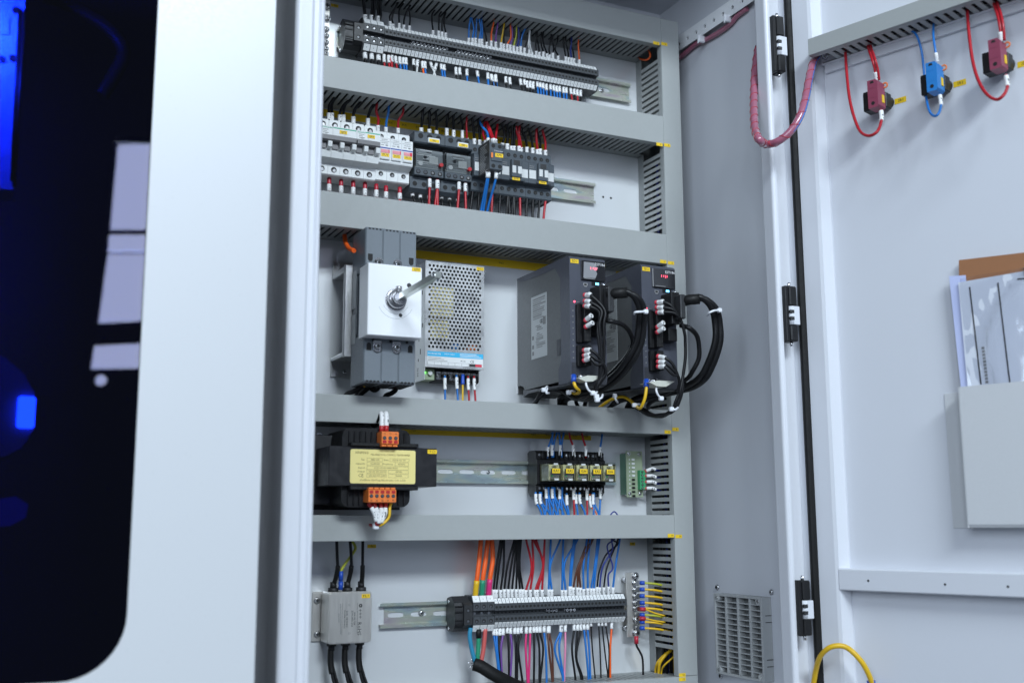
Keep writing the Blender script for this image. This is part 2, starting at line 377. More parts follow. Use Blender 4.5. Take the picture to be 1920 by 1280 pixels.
# ------------------------------------------------------------------ the door, hinged at the right post
fd = frd()
Ld, Hd0, Hd1 = 620, -760, 880
m = M(fd); m.box(-32, Ld, -22, -20, Hd0, Hd1).box(-32, -30.5, -19.9, 0, Hd0, Hd1).box(-30.4, -22, -1.5, 0, Hd0, Hd1)
door = m.build('door', 'paint', cab)
m = M(fd); m.prism([(-21.8, -19.9), (-21.8, 0), (17, 0), (22, -1.4), (29, -17), (29, -19.9)], 'z', Hd0+2, Hd1-2); m.build('rim', 'paint', door)
m = M(fd); m.prism([(-20.4, .05)]+[(-14.4+6.0*math.cos(a), .05+7.0*math.sin(a)) for a in [math.pi*(1-i/7) for i in range(8)]]+[(-8.4, .05)], 'z', Hd0+4, Hd1-4); m.build('gasket', 'rubber', door)
m = M(fd); m.prism([(-19.9, -62), (-1.5, -60), (0, -62), (0, -88), (-1.5, -89.5), (-19.9, -89.5)], 'x', 22.2, Ld-2); st = m.build('stiffener', 'paint', door)
for px, py in ((1628, 1088), (1772, 1095), (1890, 1099)):
    p = PD(px, py); s_ = (p-DH).dot(DS)*1000; M(fd).cyl((s_, .1, p.z*1000), (s_, .25, p.z*1000), 1.6, 8).build('screw_hole', 'hole', door)
m = M(fd); m.prism([(-19.9, 664), (-12, 664), (-10.5, 666), (-10.5, 676), (-19.9, 676)], 'x', 30, Ld-2); m.build('upper_stiffener', 'paint', door)
# hinges: black block on the post, pale leaf on the door, steel pins
for (t0, t1) in (((1438, 46), (1458, 141)), ((1456, 545), (1479, 643)), ((1480, 1085), (1505, 1190))):
    zt = PX(*t0, 1.028).z; zb = PX(*t1, 1.028).z; h = zt-zb
    m = M(); m.box(1.0152, 1.0210, -.334, -.3068, zb, zt, 0, .001)
    # block halves hang around the knuckle
    m.box(1.0211, 1.0340, -.3365, -.316, zt-h*.36, zt-.0004, 0, .0018).box(1.0211, 1.0340, -.3365, -.316, zb+.0004, zb+h*.30, 0, .0018)
    hg = m.build('hinge', 'black', cab)
    c = M(); zl, zh = zb+h*.305, zt-h*.365
    c.cyl((1.0270, -.330, zl), (1.0270, -.330, zh), .0062, 14)
    c.box(1.0270, 1.0375, -.3366, -.3345, zl, zh, 0, .0006)
    lf = c.build('hinge_leaf', 'paint', hg)
    for q in (.33, .70):
        zz = zl+(zh-zl)*q; M().box(1.0208, 1.0277, -.3371, -.3330, zz-.0024, zz+.0024, 0, .0006).build('slot', 'char', lf)
    for za, zc in ((zt-.001, zt+.006), (zb-.006, zb+.001)):
        M().cyl((1.0270, -.328, za), (1.0270, -.328, zc), .0024, 10).build('pin', 'chrome', hg)
# ================================================================== WIRE DUCTS
FING = {}
def duct(z0, z1, label, x0=.285, x1=.986, bottom=True, top=False, ztop=None):
    t = thing('wire_duct', label, 'cable duct', ((x0+x1)/2, 0, z0), 'horizontal wire ducts')
    m = M(); m.box(x0, x1, -.0815, -.0785, z0-.0006, z1+.0006, 0, .0006).box(x0, x1, -.0784, -.0690, z0-.0004, z0+.0012).box(x0, x1, -.0784, -.0690, z1-.0012, z1+.0004)
    m.build('cover', 'duct', t)
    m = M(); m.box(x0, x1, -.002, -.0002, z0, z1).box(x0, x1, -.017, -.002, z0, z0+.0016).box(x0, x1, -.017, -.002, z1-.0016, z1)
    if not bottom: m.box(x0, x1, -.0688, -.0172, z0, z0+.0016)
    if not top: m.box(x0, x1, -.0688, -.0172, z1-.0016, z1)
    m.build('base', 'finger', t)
    M().box(x0, x1, -.0685, -.0025, z0+.006, z1-.006).build('wire_bundle', 'black_soft', t)
    for on, zz in ((bottom, z0+.0008), (top, z1-.0008)):
        if not on: continue
        n = int((x1-x0-.01)/.0102)
        if 'f' not in FING: FING['f'] = None
        for i in range(n):
            xx = x1-.012-i*.0102
            if xx < .40: break
            if FING['f'] is None:
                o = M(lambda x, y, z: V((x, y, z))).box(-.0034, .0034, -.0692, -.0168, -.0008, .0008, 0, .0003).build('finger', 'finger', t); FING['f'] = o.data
                # mesh is stored relative to the first duct's root: recentre it
                dv = ROOT[t]
                for v in o.data.vertices: v.co += dv
                o.location = V((xx, 0, zz))-ROOT[t]
            else:
                o = bpy.data.objects.new('finger', FING['f']); COL.objects.link(o); o.parent = t; o.location = V((xx, 0, zz))-ROOT[t]
    return t
d1 = duct(.793, .840, 'topmost grey slotted wire duct directly under the dark cabinet roof')
d2 = duct(.620, .6665, 'grey wire duct between the upper terminal strip and the breaker row')
d3 = duct(.4165, .465, 'grey wire duct between the breaker row and the servo drives')
d4 = duct(.1405, .1775, 'grey wire duct between the servo drives and the transformer')
d5 = duct(-.0205, .0135, 'grey wire duct between the transformer and the metal filter box', bottom=False)
d6 = duct(-.290, -.2305, 'lowest grey wire duct below the lower terminal strip, its slotted top showing', bottom=False, top=True, x1=1.0218)
vd = thing('wire_duct', 'tall vertical grey wire duct beside the cabinet side wall', 'cable duct', (1.004, 0, -.23))
VX0, VX1 = .9866, 1.0220
m = M(); m.box(VX0, VX1, -.0808, -.0778, -.2295, .8405, 0, .0006).box(VX0-.0003, VX0+.001, -.0777, -.0690, -.2295, .7925).box(VX1-.001, VX1+.0003, -.0777, -.0690, -.2295, .8405); m.build('cover', 'duct', vd)
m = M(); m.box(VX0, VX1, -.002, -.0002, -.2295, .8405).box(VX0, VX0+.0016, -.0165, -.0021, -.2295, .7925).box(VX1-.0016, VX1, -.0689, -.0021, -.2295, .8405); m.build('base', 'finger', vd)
fm = None
i = 0; zz = -.188
while zz < .772:
    if not (.612 < zz < .673 or .409 < zz < .472 or .137 < zz < .180 or -.024 < zz < .016):
        if fm is None:
            o = M().box(VX0, VX0+.0016, -.0692, -.0163, zz-.0031, zz+.0031, 0, .0004).build('finger', 'duct', vd); fm = o.data
            for v in fm.vertices: v.co.z -= zz-ROOT[vd].z
            o.location.z = zz-ROOT[vd].z
        else:
            o = bpy.data.objects.new('finger', fm); COL.objects.link(o); o.parent = vd; o.location = (0, 0, zz-ROOT[vd].z)
    zz += .0103
# yellow duct numbers
def dtag(parent, px, py, s, Y=-.0818, m='tag', w=12, h=5.4):
    p = P(px, py, Y); f = lambda x, d, z: V((p.x+x*.001, Y-d*.001, p.z+z*.001))
    o = M(f).box(-w/2, w/2, 0, .25, -h/2, h/2).build('number_tag', m, parent)
    text(s, o, (w*.18, .3, 0), f, .0030); return o
for par, Y, px, py, s in ((d1, -.0818, 1230.5, 81.5, '2'), (vd, -.0811, 1245.5, 83, '2'), (d2, -.0818, 1236.5, 271, '4'), (vd, -.0811, 1251, 272.5, '4'), (d3, -.0818, 1243.5, 490.5, '6'), (vd, -.0811, 1258, 493, '6'),
                        (d4, -.0818, 1252, 809.5, '8'), (vd, -.0811, 1266.5, 804.5, '8'), (d5, -.0818, 1258, 1003.5, '10'), (vd, -.0811, 1272.5, 1005, '10'), (vd, -.0811, 1279.3, 1264.5, '12'), (d6, -.0818, 1279.3, 1272.5, '12')):
    dtag(par, px, py, s, Y)
# ================================================================== DIN RAILS
RZ = {1: .7319, 2: .5436, 4: .0796, 5: -.1274}
def din(x0, x1, z, label, off=0):
    t = thing('din_rail', label, 'mounting rail', ((x0+x1)/2, 0, z-.0175), None)
    f = fr(0, z); m = M(f); a, b = x0*1000, x1*1000
    for s in (1, -1):
        m.box(a, b, 6.6, 7.6, s*13.2, s*17.5, 0, .3).box(a, b, 1.2, 6.6, s*12.4, s*13.2)
    L = 35.0; x = a-off
    def slot(al):
        c, q = abs(math.cos(al)), abs(math.sin(al))
        if q > 1e-6 and 3.3/q*c <= 9: return 3.3/q
        bb = -2*9*c; return (-bb+math.sqrt(max(0, bb*bb-4*(81-3.3*3.3))))/2
    while x < b-1:
        e0, e1 = max(x, a), min(x+L, b)
        if x >= a and x+L <= b: m.cell(x, x+L, -12.4, 12.4, 1.2, slot, 1.0, N=28)
        else: m.box(e0, e1, .3, 1.2, -12.4, 12.4)
        x += L
    o = m.build('profile', 'rail', t, closed=False)
    return t
def rscrew(par, px, py, r=3.6):
    p = P(px, py, -.002); m = M(fr(p.x, p.z)); m.cyl((0, .8, 0), (0, 1.4, 0), r*1.25, 12, 0); screw(m, 0, 1.4, 0, r, 2.2, 0, 1); m.build('screw', ['chrome', 'char'], par)
r1 = din(.45, P(1183, 175, -.0075).x, RZ[1], 'zinc rail end sticking out of the upper terminal strip', 3)
rscrew(r1, 1129, 170)
r2 = din(.40, P(1117, 363, -.0075).x, RZ[2], 'zinc rail carrying the breakers and contactors', 20)
r4 = din(.57, P(1155, 888, -.0075).x, RZ[4], 'long zinc rail between the transformer and the relays', 25)
r5 = din(P(713, 1154, -.0075).x, .925, RZ[5], 'zinc rail beside the filter box carrying the lower terminal strip', -8)
rscrew(r5, 790.5, 1148.6); rscrew(r4, 916, 885, 2.2)
# ================================================================== THE MACHINE BESIDE IT (white panel with a tinted window)
YP = -.36
mc = thing('machine_panel', 'white machine front panel with a dark blue tinted window', 'machine', (-.2, YP, -.75))
xr = P(497, 640, YP).x
wx1 = P(283, 280, YP).x; wz0 = P(150, 1277, YP).z; rad = .062
def rr(x0, x1, z0, z1, r, n=10):
    o = []
    for cx, cz, a0 in ((x1-r, z1-r, 0), (x0+r, z1-r, 90), (x0+r, z0+r, 180), (x1-r, z0+r, 270)): o += arc(cx, cz, r, a0, a0+90, n)
    return o
def ring_panel(m, outer, inner, y, back):       # a sheet with a rounded opening
    n = len(inner); m.add([(x, y, z) for x, z in outer]+[(x, y, z) for x, z in inner], [[i, (i+1) % n, n+(i+1) % n, n+i] for i in range(n)])
    m.add([(x, y, z) for x, z in inner]+[(x, back, z) for x, z in inner], [[i, (i+1) % n, n+(i+1) % n, n+i] for i in range(n)])
    m.add([(x, y, z) for x, z in outer]+[(x, back, z) for x, z in outer], [[i, (i+1) % n, n+(i+1) % n, n+i] for i in range(n)])
    m.add([(x, back, z) for x, z in outer]+[(x, back, z) for x, z in inner], [[i, (i+1) % n, n+(i+1) % n, n+i] for i in range(n)])
inn = rr(-.62, wx1, wz0, 1.15, rad); out = rr(-.8, xr, -.75, 1.35, .002)
m = M(); ring_panel(m, out, inn, YP, YP+.0025); m.build('panel', 'white_paint', mc)
M().box(xr-.002, xr-.0002, YP+.0028, YP+.022, -.75, 1.35).build('panel_flange', 'white_paint', mc)
M().box(-.65, wx1+.025, YP+.004, YP+.009, wz0-.025, 1.18).build('window_pane', 'tinted_glass', mc)
M().box(-.8, xa-.045, .45, .455, -.75, 1.35).build('inner_wall', 'wood_dark', mc)
M().box(xa-.05, xa-.045, YP+.03, .45, -.75, 1.35).build('inner_side_wall', 'wood_dark', mc)
# what shows through the glass: a pale axis housing, a hose, a lit work head
ax = thing('axis_housing', 'tall metal axis housing glowing blue behind the tinted window', 'machine part', (-.06, -.2, .3))
Yi = -.24
pts = [P(*q, Yi) for q in ((50, -40), (27, 356), (-60, 350), (-60, -40))]
M().prism([(p.x, p.z) for p in pts], 'y', Yi, Yi+.05).build('plate', 'white_plastic', ax)
for q0, q1 in (((38, 20), (22, 340)), ((46, 25), (26, 350))):
    a, b = P(*q0, Yi-.004), P(*q1, Yi-.004); M().tube([a, b], .0022, 6).build('edge_groove', 'black', ax)
for q in ((30, 20), (24, 110), (4, 112)): p = P(*q, Yi); M(lambda x, d, z: V((p.x+x*.001, p.y-d*.001, p.z+z*.001))).cyl((0, 0, 0), (0, 2, 0), 4, 10).build('screw', 'hole', ax)
M().box(P(-30, 50, Yi).x, P(17, 50, Yi).x, Yi-.002, Yi, P(10, 66, Yi).z, P(10, 34, Yi).z).build('type_plate', 'paper', ax)
Yh = -.16
hose = [P(*q, Yh) for q in ((60, -20), (130, 10), (200, 50), (232, 95), (215, 140), (190, 180))]
tag(M().tube(crom(hose), .009, 10).build('hose', 'rubber', closed=False), 'black hose curving behind the tinted window', 'hose')
wh = thing('work_head', 'dark rounded machine head with a lit blue lamp behind the tinted window', 'machine part', (-.1, -.2, 0))
pl = [P(*q, -.2) for q in ((-60, 640), (10, 670), (45, 700), (64, 735), (66, 800), (40, 840), (10, 855), (-60, 860))]
M().prism([(p.x, p.z) for p in pl], 'y', -.2, -.12).build('housing', 'device_mid', wh)
a, b = P(34, 742, -.203), P(64, 803, -.203); M().box(a.x, b.x, -.206, -.2005, b.z, a.z, 0, .003).build('lamp', 'work_lamp', wh)
pl = [P(*q, -.2) for q in ((-40, 940), (30, 930), (53, 945), (48, 970), (20, 985), (-40, 990))]
M().prism([(p.x, p.z) for p in pl], 'y', -.2, -.13).build('nozzle_bracket', 'blue_plastic', wh)
l = bpy.data.lights.new('work_lamp_light', 'AREA'); l.size = .05; l.energy = 5; l.color = (.3, .55, 1); o = bpy.data.objects.new('work_lamp_light', l); COL.objects.link(o); o.location = (-.05, -.30, .55); o.rotation_euler = (math.radians(75), 0, 0)
# the hall window whose mirror image lies in the tinted pane
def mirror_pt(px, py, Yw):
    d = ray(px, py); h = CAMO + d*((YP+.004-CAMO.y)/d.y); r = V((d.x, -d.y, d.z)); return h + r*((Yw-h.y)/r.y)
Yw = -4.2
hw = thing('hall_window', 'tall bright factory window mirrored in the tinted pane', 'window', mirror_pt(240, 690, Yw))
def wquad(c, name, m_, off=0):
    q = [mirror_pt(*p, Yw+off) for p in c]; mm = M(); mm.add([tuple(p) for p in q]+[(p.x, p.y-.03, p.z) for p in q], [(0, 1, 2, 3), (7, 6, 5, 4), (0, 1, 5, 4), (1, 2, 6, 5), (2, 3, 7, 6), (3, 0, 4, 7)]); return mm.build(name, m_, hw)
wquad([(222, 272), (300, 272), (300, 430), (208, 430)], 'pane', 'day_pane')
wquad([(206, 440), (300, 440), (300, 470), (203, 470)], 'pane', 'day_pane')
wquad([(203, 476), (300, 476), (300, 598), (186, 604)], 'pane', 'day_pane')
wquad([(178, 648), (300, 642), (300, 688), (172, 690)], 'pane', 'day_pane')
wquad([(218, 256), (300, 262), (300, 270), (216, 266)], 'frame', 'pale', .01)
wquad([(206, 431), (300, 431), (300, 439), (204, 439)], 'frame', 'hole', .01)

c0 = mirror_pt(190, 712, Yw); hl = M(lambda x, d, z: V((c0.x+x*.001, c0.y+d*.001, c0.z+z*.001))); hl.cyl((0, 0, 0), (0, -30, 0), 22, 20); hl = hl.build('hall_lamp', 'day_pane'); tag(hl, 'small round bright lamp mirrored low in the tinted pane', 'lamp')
# ================================================================== TERMINAL STRIPS (rows 1 and 5)
TW = 6.2
def term_profile(k=1.0):                       # (d, z) side outline of one terminal
    h = 21*k
    return [(6, -h+3), (9, -h), (31, -h), (35, -h+.4), (40.5, -13*k), (41.5, -12.6*k), (41.5, -3.6*k), (33, -3.0*k), (33, 3.0*k), (41.5, 3.6*k), (41.5, 12.6*k), (40.5, 13*k), (35, h-.4), (31, h), (9, h), (6, h-3)]
def make_terminal(x, z, w, label, group, big=False):
    k = 1.22 if big else 1.0
    t = thing('terminal_block', label, 'terminal', (x+w*.0005, -.006, z-.021), group); f = fr(x, z)
    M(f).prism(term_profile(k), 'x', .18, w-.18).build('body', 'terminal', t)
    for s in (1, -1):
        a, b = V((40.6, 13.0*k)), V((35.1, 21*k-.5)); n = V((8.0*k, 5.4)).normalized()*1.0
        q0, q1 = a.lerp(b, .04), a.lerp(b, .98)
        pol = [(q0.x, s*q0.y), (q1.x, s*q1.y), (q1.x+n.x, s*(q1.y+n.y)), (q0.x+n.x, s*(q0.y+n.y))]
        mk = M(f).prism(pol, 'x', .5, w-.5).build('marker', 'marker', t)
        # the print on it: two dashes
        c = (V(pol[2])+V(pol[3]))*.5; M(f).prism([(c.x-.9, c.y+s*.9), (c.x+.9, c.y-s*.9), (c.x+1.0, c.y-s*.8), (c.x-.8, c.y+s*1.0)], 'x', w*.43, w*.55).build('print', 'label_grey', mk)
        r = 2.0*k if not big else 3.0
        m = M(f); zc = s*8.5*k
        m.cyl((w/2, 41.4, zc), (w/2, 41.62, zc), r, 10, 0)
        if big: m.cyl((w/2-.4, 41.6, zc-.6), (w/2-.4, 41.75, zc-.6), r*.55, 8, 1)
        m.build('clamp_screw', ['hole', 'steel'], t)
    M(f).cyl((w/2, 32.9, 0), (w/2, 33.4, 0), 1.2 if not big else 2.2, 8).build('jumper_socket', 'hole' if not big else 'steel', t)
    return t
def end_clamp(x0, x1, z, label):
    t = thing('end_clamp', label, 'end clamp', ((x0+x1)/2, -.006, z-.024)); f = fr(x0, z); w = (x1-x0)*1000
    M(f).prism([(4, -20), (10, -25), (26, -25), (34, -20), (38, -12), (38, 8), (34, 16), (22, 25), (8, 22), (4, 16)], 'x', 0, w).build('body', 'char', t)
    M(f).prism([(36, -19), (43, -15), (43, 13), (36, 18)], 'x', w*.48, w).build('screw_housing', 'char', t)
    for zz in (-9, 6):
        m = M(f); m.cyl((w*.74, 42.9, zz), (w*.74, 43.2, zz), 3.0, 10, 0); m.cyl((w*.72, 43.1, zz-.7), (w*.72, 43.5, zz-.7), 1.9, 8, 1); m.build('screw', ['hole', 'chrome'], t)
    for zz in (-21, 17): M(f).cyl((-.6, 14, zz), (2, 14, zz), 2.2, 8).build('rivet', 'chrome', t)
    m = M(f)
    for zz in (-16, -10, 2, 10): m.box(-.5, w*.45, 38, 39.2, zz, zz+2.2)
    m.build('rib', 'black', t)
    return t
ZT = {1: RZ[1], 5: RZ[5]}
x1s = .5126+.0005
g1, g5 = 'narrow terminals of the upper strip', 'narrow terminals of the lower strip'
first = make_terminal(x1s, ZT[1], TW, 'narrow dark grey terminal with white markers in the upper strip', g1)
for i in range(1, 60): dup(first, (i*TW*.001, 0, 0))
for i in range(36): 
    dup(first, (.6955-x1s+i*TW*.001, 0, ZT[5]-ZT[1]), label='narrow dark grey terminal with white markers in the lower strip', group=g5)
b1 = make_terminal(.4803, ZT[1], 10.8, 'wide dark terminal with big screws in the upper strip', 'wide terminals of the upper strip', True)
for i in (1, 2): dup(b1, (i*.0108, 0, 0))
b5 = make_terminal(.6610, ZT[5], 11.4, 'wide dark terminal with big screws in the lower strip', 'wide terminals of the lower strip', True)
for i in (1, 2): dup(b5, (i*.0114, 0, 0))
end_clamp(.452, .478, ZT[1], 'dark end clamp at the left end of the upper terminal strip')
end_clamp(.634, .6595, ZT[5], 'dark end clamp between the rail and the wide lower terminals')
M(fr(.8849, ZT[1])).prism(term_profile(1.02), 'x', 0, 2.2)
ep = M(fr(x1s+60*TW*.001, ZT[1])).prism(term_profile(1.03), 'x', .05, 2.2).build('end_plate', 'terminal'); tag(ep, 'thin end plate closing the right end of the upper terminal strip', 'end plate')
ep = M(fr(.6955+36*TW*.001, ZT[5])).prism(term_profile(1.03), 'x', .05, 2.2).build('end_plate', 'terminal'); tag(ep, 'thin end plate closing the right end of the lower terminal strip', 'end plate')
ep = M(fr(.478, ZT[1])).prism(term_profile(1.30), 'x', .1, 2.2).build('end_plate', 'char'); tag(ep, 'tall end plate beside the wide terminals of the upper strip', 'end plate')
# bridges: bright screws in the middle channel
def bridge(x, z, n, label):
    t = thing('jumper_bridge', label, 'jumper', (x+n*TW*.0005, -.03, z-.003)); f = fr(x, z)
    M(f).box(.6, n*TW-.6, 33.5, 35.5, -2.3, 2.3, 0, .4).build('bar', 'steel', t)
    for i in range(n):
        m = M(f); m.cyl((TW*(i+.5), 35.5, 0), (TW*(i+.5), 40.5, 0), 2.1, 10, 0); m.cyl((TW*(i+.5), 40.45, 0), (TW*(i+.5), 40.6, 0), 1.0, 8, 1); m.build('screw', ['chrome', 'hole'], t)
bridge(x1s+.0062*7, ZT[1], 10, 'row of bright bridge screws in the left half of the upper strip')
bridge(x1s+.0062*19, ZT[1], 10, 'row of bright bridge screws nearer the middle of the upper strip')
bridge(.6955+TW*.001*14, ZT[5], 3, 'short bridge of white screws in the lower strip, nearer the wide terminals')
bridge(.6955+TW*.001*19, ZT[5], 3, 'short bridge of white screws in the lower strip, nearer the earth bar')
# ================================================================== EARTH BARS
def earth_bar(label, x0, x1, z0, z1, d, screws, r):
    t = thing('earth_bar', label, 'earth bar', ((x0+x1)/2, 0, z0)); f = fr(0, 0)
    M(f).box(x0*1000, x1*1000, d-3, d, z0*1000, z1*1000, 0, .4).build('bar', 'steel_brushed', t)
    for zz in (z0+.012, z1-.012): M(f).cyl(((x0+x1)*500, 0, zz*1000), ((x0+x1)*500, d-3.1, zz*1000), 5, 10).build('standoff', 'steel', t)
    for x, z, rr_ in screws:
        m = M(fr(x, z)); m.cyl((0, d, 0), (0, d+1, 0), rr_*1.3, 12, 0); screw(m, 0, d+1, 0, rr_, rr_*.9, 0, 1); m.build('screw', ['chrome', 'char'], t)
    return t
d_ = 22
zs = [P(x, y, -.022) for x, y in ((614.5, 14), (614.5, 36), (613.5, 56), (613.3, 68), (613, 80), (612.8, 92), (612.4, 101))]
earth_bar('nickel earth bar with cross head screws half hidden by the left post', zs[0].x-.011, zs[0].x+.0035, zs[-1].z-.03, zs[0].z+.02, d_, [(zs[0].x-.002, p.z, 5.0 if i < 2 else 4.2) for i, p in enumerate(zs)], 4)
p0 = P(1183, 1076, -.02); p1 = P(1187, 1193, -.02); z8 = zoom(840, 1000, 4.174)
sc5 = [(1470, 332, 5.2), (1464, 385, 4.2), (1466, 437, 4.2), (1468, 488, 4.2), (1468, 540, 4.2), (1468, 585, 4.2), (1474, 672, 4.6), (1477, 775, 5.8)]
eb = earth_bar('upright nickel earth bar with yellow earth wires at the lower right', P(1174.5, 1076, -.02).x, P(1188, 1076, -.02).x, p1.z, P(1183, 1073, -.02).z, 20, [(P(*z8(x, y), -.022).x, P(*z8(x, y), -.022).z, r) for x, y, r in sc5], 4)
# lug rows on the earth bar, wires running into the vertical duct
ecol = ['green', 'yellow', 'yellow', 'yellow', 'yellow', 'green', 'yellow', 'yellow']
for i, (y, c) in enumerate(zip((385, 435, 487, 540, 582, 635, 690, 738), ecol)):
    a = P(*z8(1500, y), -.030); b = P(*z8(1540, y), -.034); e = P(*z8(1680, y+10), -.042); e = V((.9885, -.040, b.z-.004)); g = V((1.0, -.042, b.z-.006))
    o = wire([a, b, a.lerp(e, .6)+V((0, -.004, .001)), e, g], .0018, c if c != 'green' else 'yellowgreen', 'yellow green earth wire from the earth bar into the vertical duct', 'earth wires at the earth bar', k=4)
    M().tube([a, a.lerp(b, .98)], .0034, 10).build('cable_lug', 'blue_lug' if i not in () else 'red_lug', o); M().cyl(tuple(a+V((-.004, .001, 0))), tuple(a+V((-.004, -.0025, 0))), .0042, 10).build('lug_ring', 'chrome', o)
for y, yy in ((590, 640), (662, 690)):
    a = P(*z8(1500, y), -.034); b = P(*z8(1545, y+2), -.037); e = V((.9885, -.045, P(*z8(1690, yy), -.04).z))
    o = wire([a, b, a.lerp(e, .6), e], .0013, 'yellow', 'thin earth wire with a red crimp lug into the vertical duct', 'red crimped earth wires', k=4); M().tube([a, b], .0032, 10).build('cable_lug', 'red_lug', o)
a = [P(*z8(x, y), -.03) for x, y in ((1473, 800), (1475, 870), (1500, 920), (1523, 980), (1527, 1090))]; a[-1].z = -.236
o = wire(a, .0017, 'black', 'single black wire with a red lug hanging below the earth bar', None); M().tube([a[0], a[0].lerp(a[1], .85)], .0034, 10).build('cable_lug', 'red_lug', o)
# PE tags on the plate
def stag(px, py, s, label, Y=-.0003, w=12, h=5, m='tag'):
    p = P(px, py, Y); f = fr(p.x, p.z); o = M(f).box(-w/2, w/2, .3, .5, -h/2, h/2).build('marking_tag', m); tag(o, label, 'tag'); text(s, o, (w*.1, .55, 0), f, .0030)
stag(627.5, 11, 'PE', 'small yellow tag on the plate by the upper earth bar')
stag(1186, 1019, 'PE', 'small yellow tag on the plate above the lower earth bar', w=10)
stag(697, 1023.5, 'FL1', 'small yellow FL1 tag on the plate above the filter box', w=13)
# ================================================================== ROW 2: breakers, fuses, overload relays, contactors
Z2 = RZ[2]; z3 = zoom(590, 180, 5.817); z4 = zoom(760, 200, 5.817)
def xat(z, x, y, Y): return P(*z(x, y), Y).x
def yellow(par, f, x, d, z, s, w=11, h=4.6, m='tag'):
    o = M(f).box(x-w/2, x+w/2, d, d+.3, z-h/2, z+h/2).build('name_tag', m, par); text(s, o, (x+.3, d+.36, z), f, h*.00062, w=w*.00062); return o
def breaker(x0, n, name, label):
    w = 18.0*n; t = thing('circuit_breaker', label, 'circuit breaker', (x0+w*.0005, -.006, Z2-.043)); f = fr(x0, Z2)
    prof = [(6, -40), (8, -42.5), (44, -42.5), (46, -41), (46, -25), (50, -22.5), (60, -20.5), (62, -12.5), (58.5, -9), (58.5, 6), (67, 9), (68, 10.5), (68, 22.5), (66.5, 24), (46, 24.6), (46, 41), (44, 42.5), (8, 42.5), (6, 40)]
    for i in range(n): M(f).prism(prof, 'x', 18*i+.15, 18*i+17.85).build('pole_body', 'white_plastic', t)
    M(f).prism([(58.6, 6.2), (68.2, 9.2), (69.5, 9.8), (69.5, 3.5), (67, 1.8), (58.6, 1.2)], 'x', .8, w-.8).build('toggle_guard', 'toggle_grey', t)
    for i in range(n):
        M(f).box(18*i+1.2, 18*i+10.5, 58.6, 61.5, -8.2, 1.0, 0, .5).build('toggle_well', 'toggle_grey', t)
        M(f).prism([(58.6, 1.5), (69, 1.0), (70, -1), (69, -7), (58.6, -8.5)], 'x', 18*i+11.2, 18*i+17.2).build('toggle', 'white_plastic', t)
        for zz in (34, -34):
            m = M(f); m.cyl((18*i+9, 45.9, zz), (18*i+9, 46.25, zz), 4.3, 14, 0); m.cyl((18*i+9.5, 46.2, zz-1), (18*i+9.5, 46.5, zz-1), 2.6, 10, 1); m.build('terminal_screw', ['hole', 'steel'], t)
        M(f).box(18*i-.9 if i else .4, 18*i+.9, 46, 46.3, 40.2, 42.3).build('seam_notch', 'hole', t)
    M(f).box(w*.36, w-1, 68.05, 68.3, 21.0, 22.3).build('colour_line', 'green_line', t)
    text('Schneider', t, (w*.19, 68.3, 21.2), f, .0024, 'green_line', w=w*.00032)
    yellow(t, f, w*.62 if n == 3 else w*.60, 68.2, 16.6, name, 11.5, 5)
    for j in range(3): M(f).box(3, 3+(8, 6, 9)[j], 68.05, 68.2, 17.5-j*2.4, 18.2-j*2.4).build('print', 'ink_grey', t)
    text('CE', t, (8, 68.2, 12.2), f, .0022, 'ink_grey')
    return t
xq3 = xat(z3, 478, 360, -.046)-.009
breaker(xq3-.054, 3, 'QF2', 'white three pole circuit breaker with yellow QF2 tag beside the left post')
breaker(xq3, 2, 'QF3', 'white two pole circuit breaker with yellow QF3 tag beside the fuse holders')
xf = xq3+.0365
for i in range(3):
    x0 = xf+i*.0178; f = fr(x0, Z2); nm = 'FU%d' % (i+1)
    t = thing('fuse_holder', 'pale fuse holder with pink window and yellow %s tag' % nm, 'fuse holder', (x0+.009, -.006, Z2-.04), 'fuse holders')
    prof = [(6, -38), (8, -40), (42, -40), (44, -38.5), (44, -22), (52, -19), (58, -17), (59, -15), (59, 20), (57, 22.5), (44, 23), (44, 35), (42, 37), (8, 37), (6, 35)]
    M(f).prism(prof, 'x', .15, 17.65).build('body', 'white_plastic', t)
    M(f).prism([(59.1, -12), (61.5, -12), (62, -10), (62, 3.5), (59.1, 4.0)], 'x', 1.6, 16.2).build('drawer', 'white_plastic', t)
    M(f).box(2.4, 15.6 if i < 2 else 12, 62.05, 62.6, -2.6, 2.8, 0, .3).build('window', 'pink_window', t)
    M(f).box(12.1 if i == 2 else 14.2, 15.6, 62.1, 62.7, -2.6, 2.8).build('window_edge', 'red_window', t)
    yellow(t, f, 9, 62.05, -5.8, nm, 12.5, 5.2)
    M(f).box(.4, 17.4, 59.05, 59.3, 5.2, 7.0).build('colour_line', 'blue_line', t)
    text('OUTPUT', t, (9, 59.3, 18.6), f, .0016, 'ink_grey'); text('RT18-32X', t, (9, 59.3, 13.6), f, .0016, 'ink_grey')
    M(f).box(1, 16.6, 59.05, 59.2, 16.1, 16.5).build('print', 'ink_grey', t); M(f).box(3, 8, 59.05, 59.2, 10, 10.8).build('print', 'ink_grey', t); M(f).box(10.5, 14, 59.05, 59.2, 9.5, 11.2).build('print', 'ink_grey', t)
    for zz in (28.8, -29): m = M(f); m.cyl((8.8, 43.9, zz), (8.8, 44.25, zz), 3.6, 14, 0); m.cyl((9.2, 44.2, zz-.9), (9.2, 44.5, zz-.9), 2.0, 8, 1); m.build('terminal_screw', ['hole', 'steel'], t)
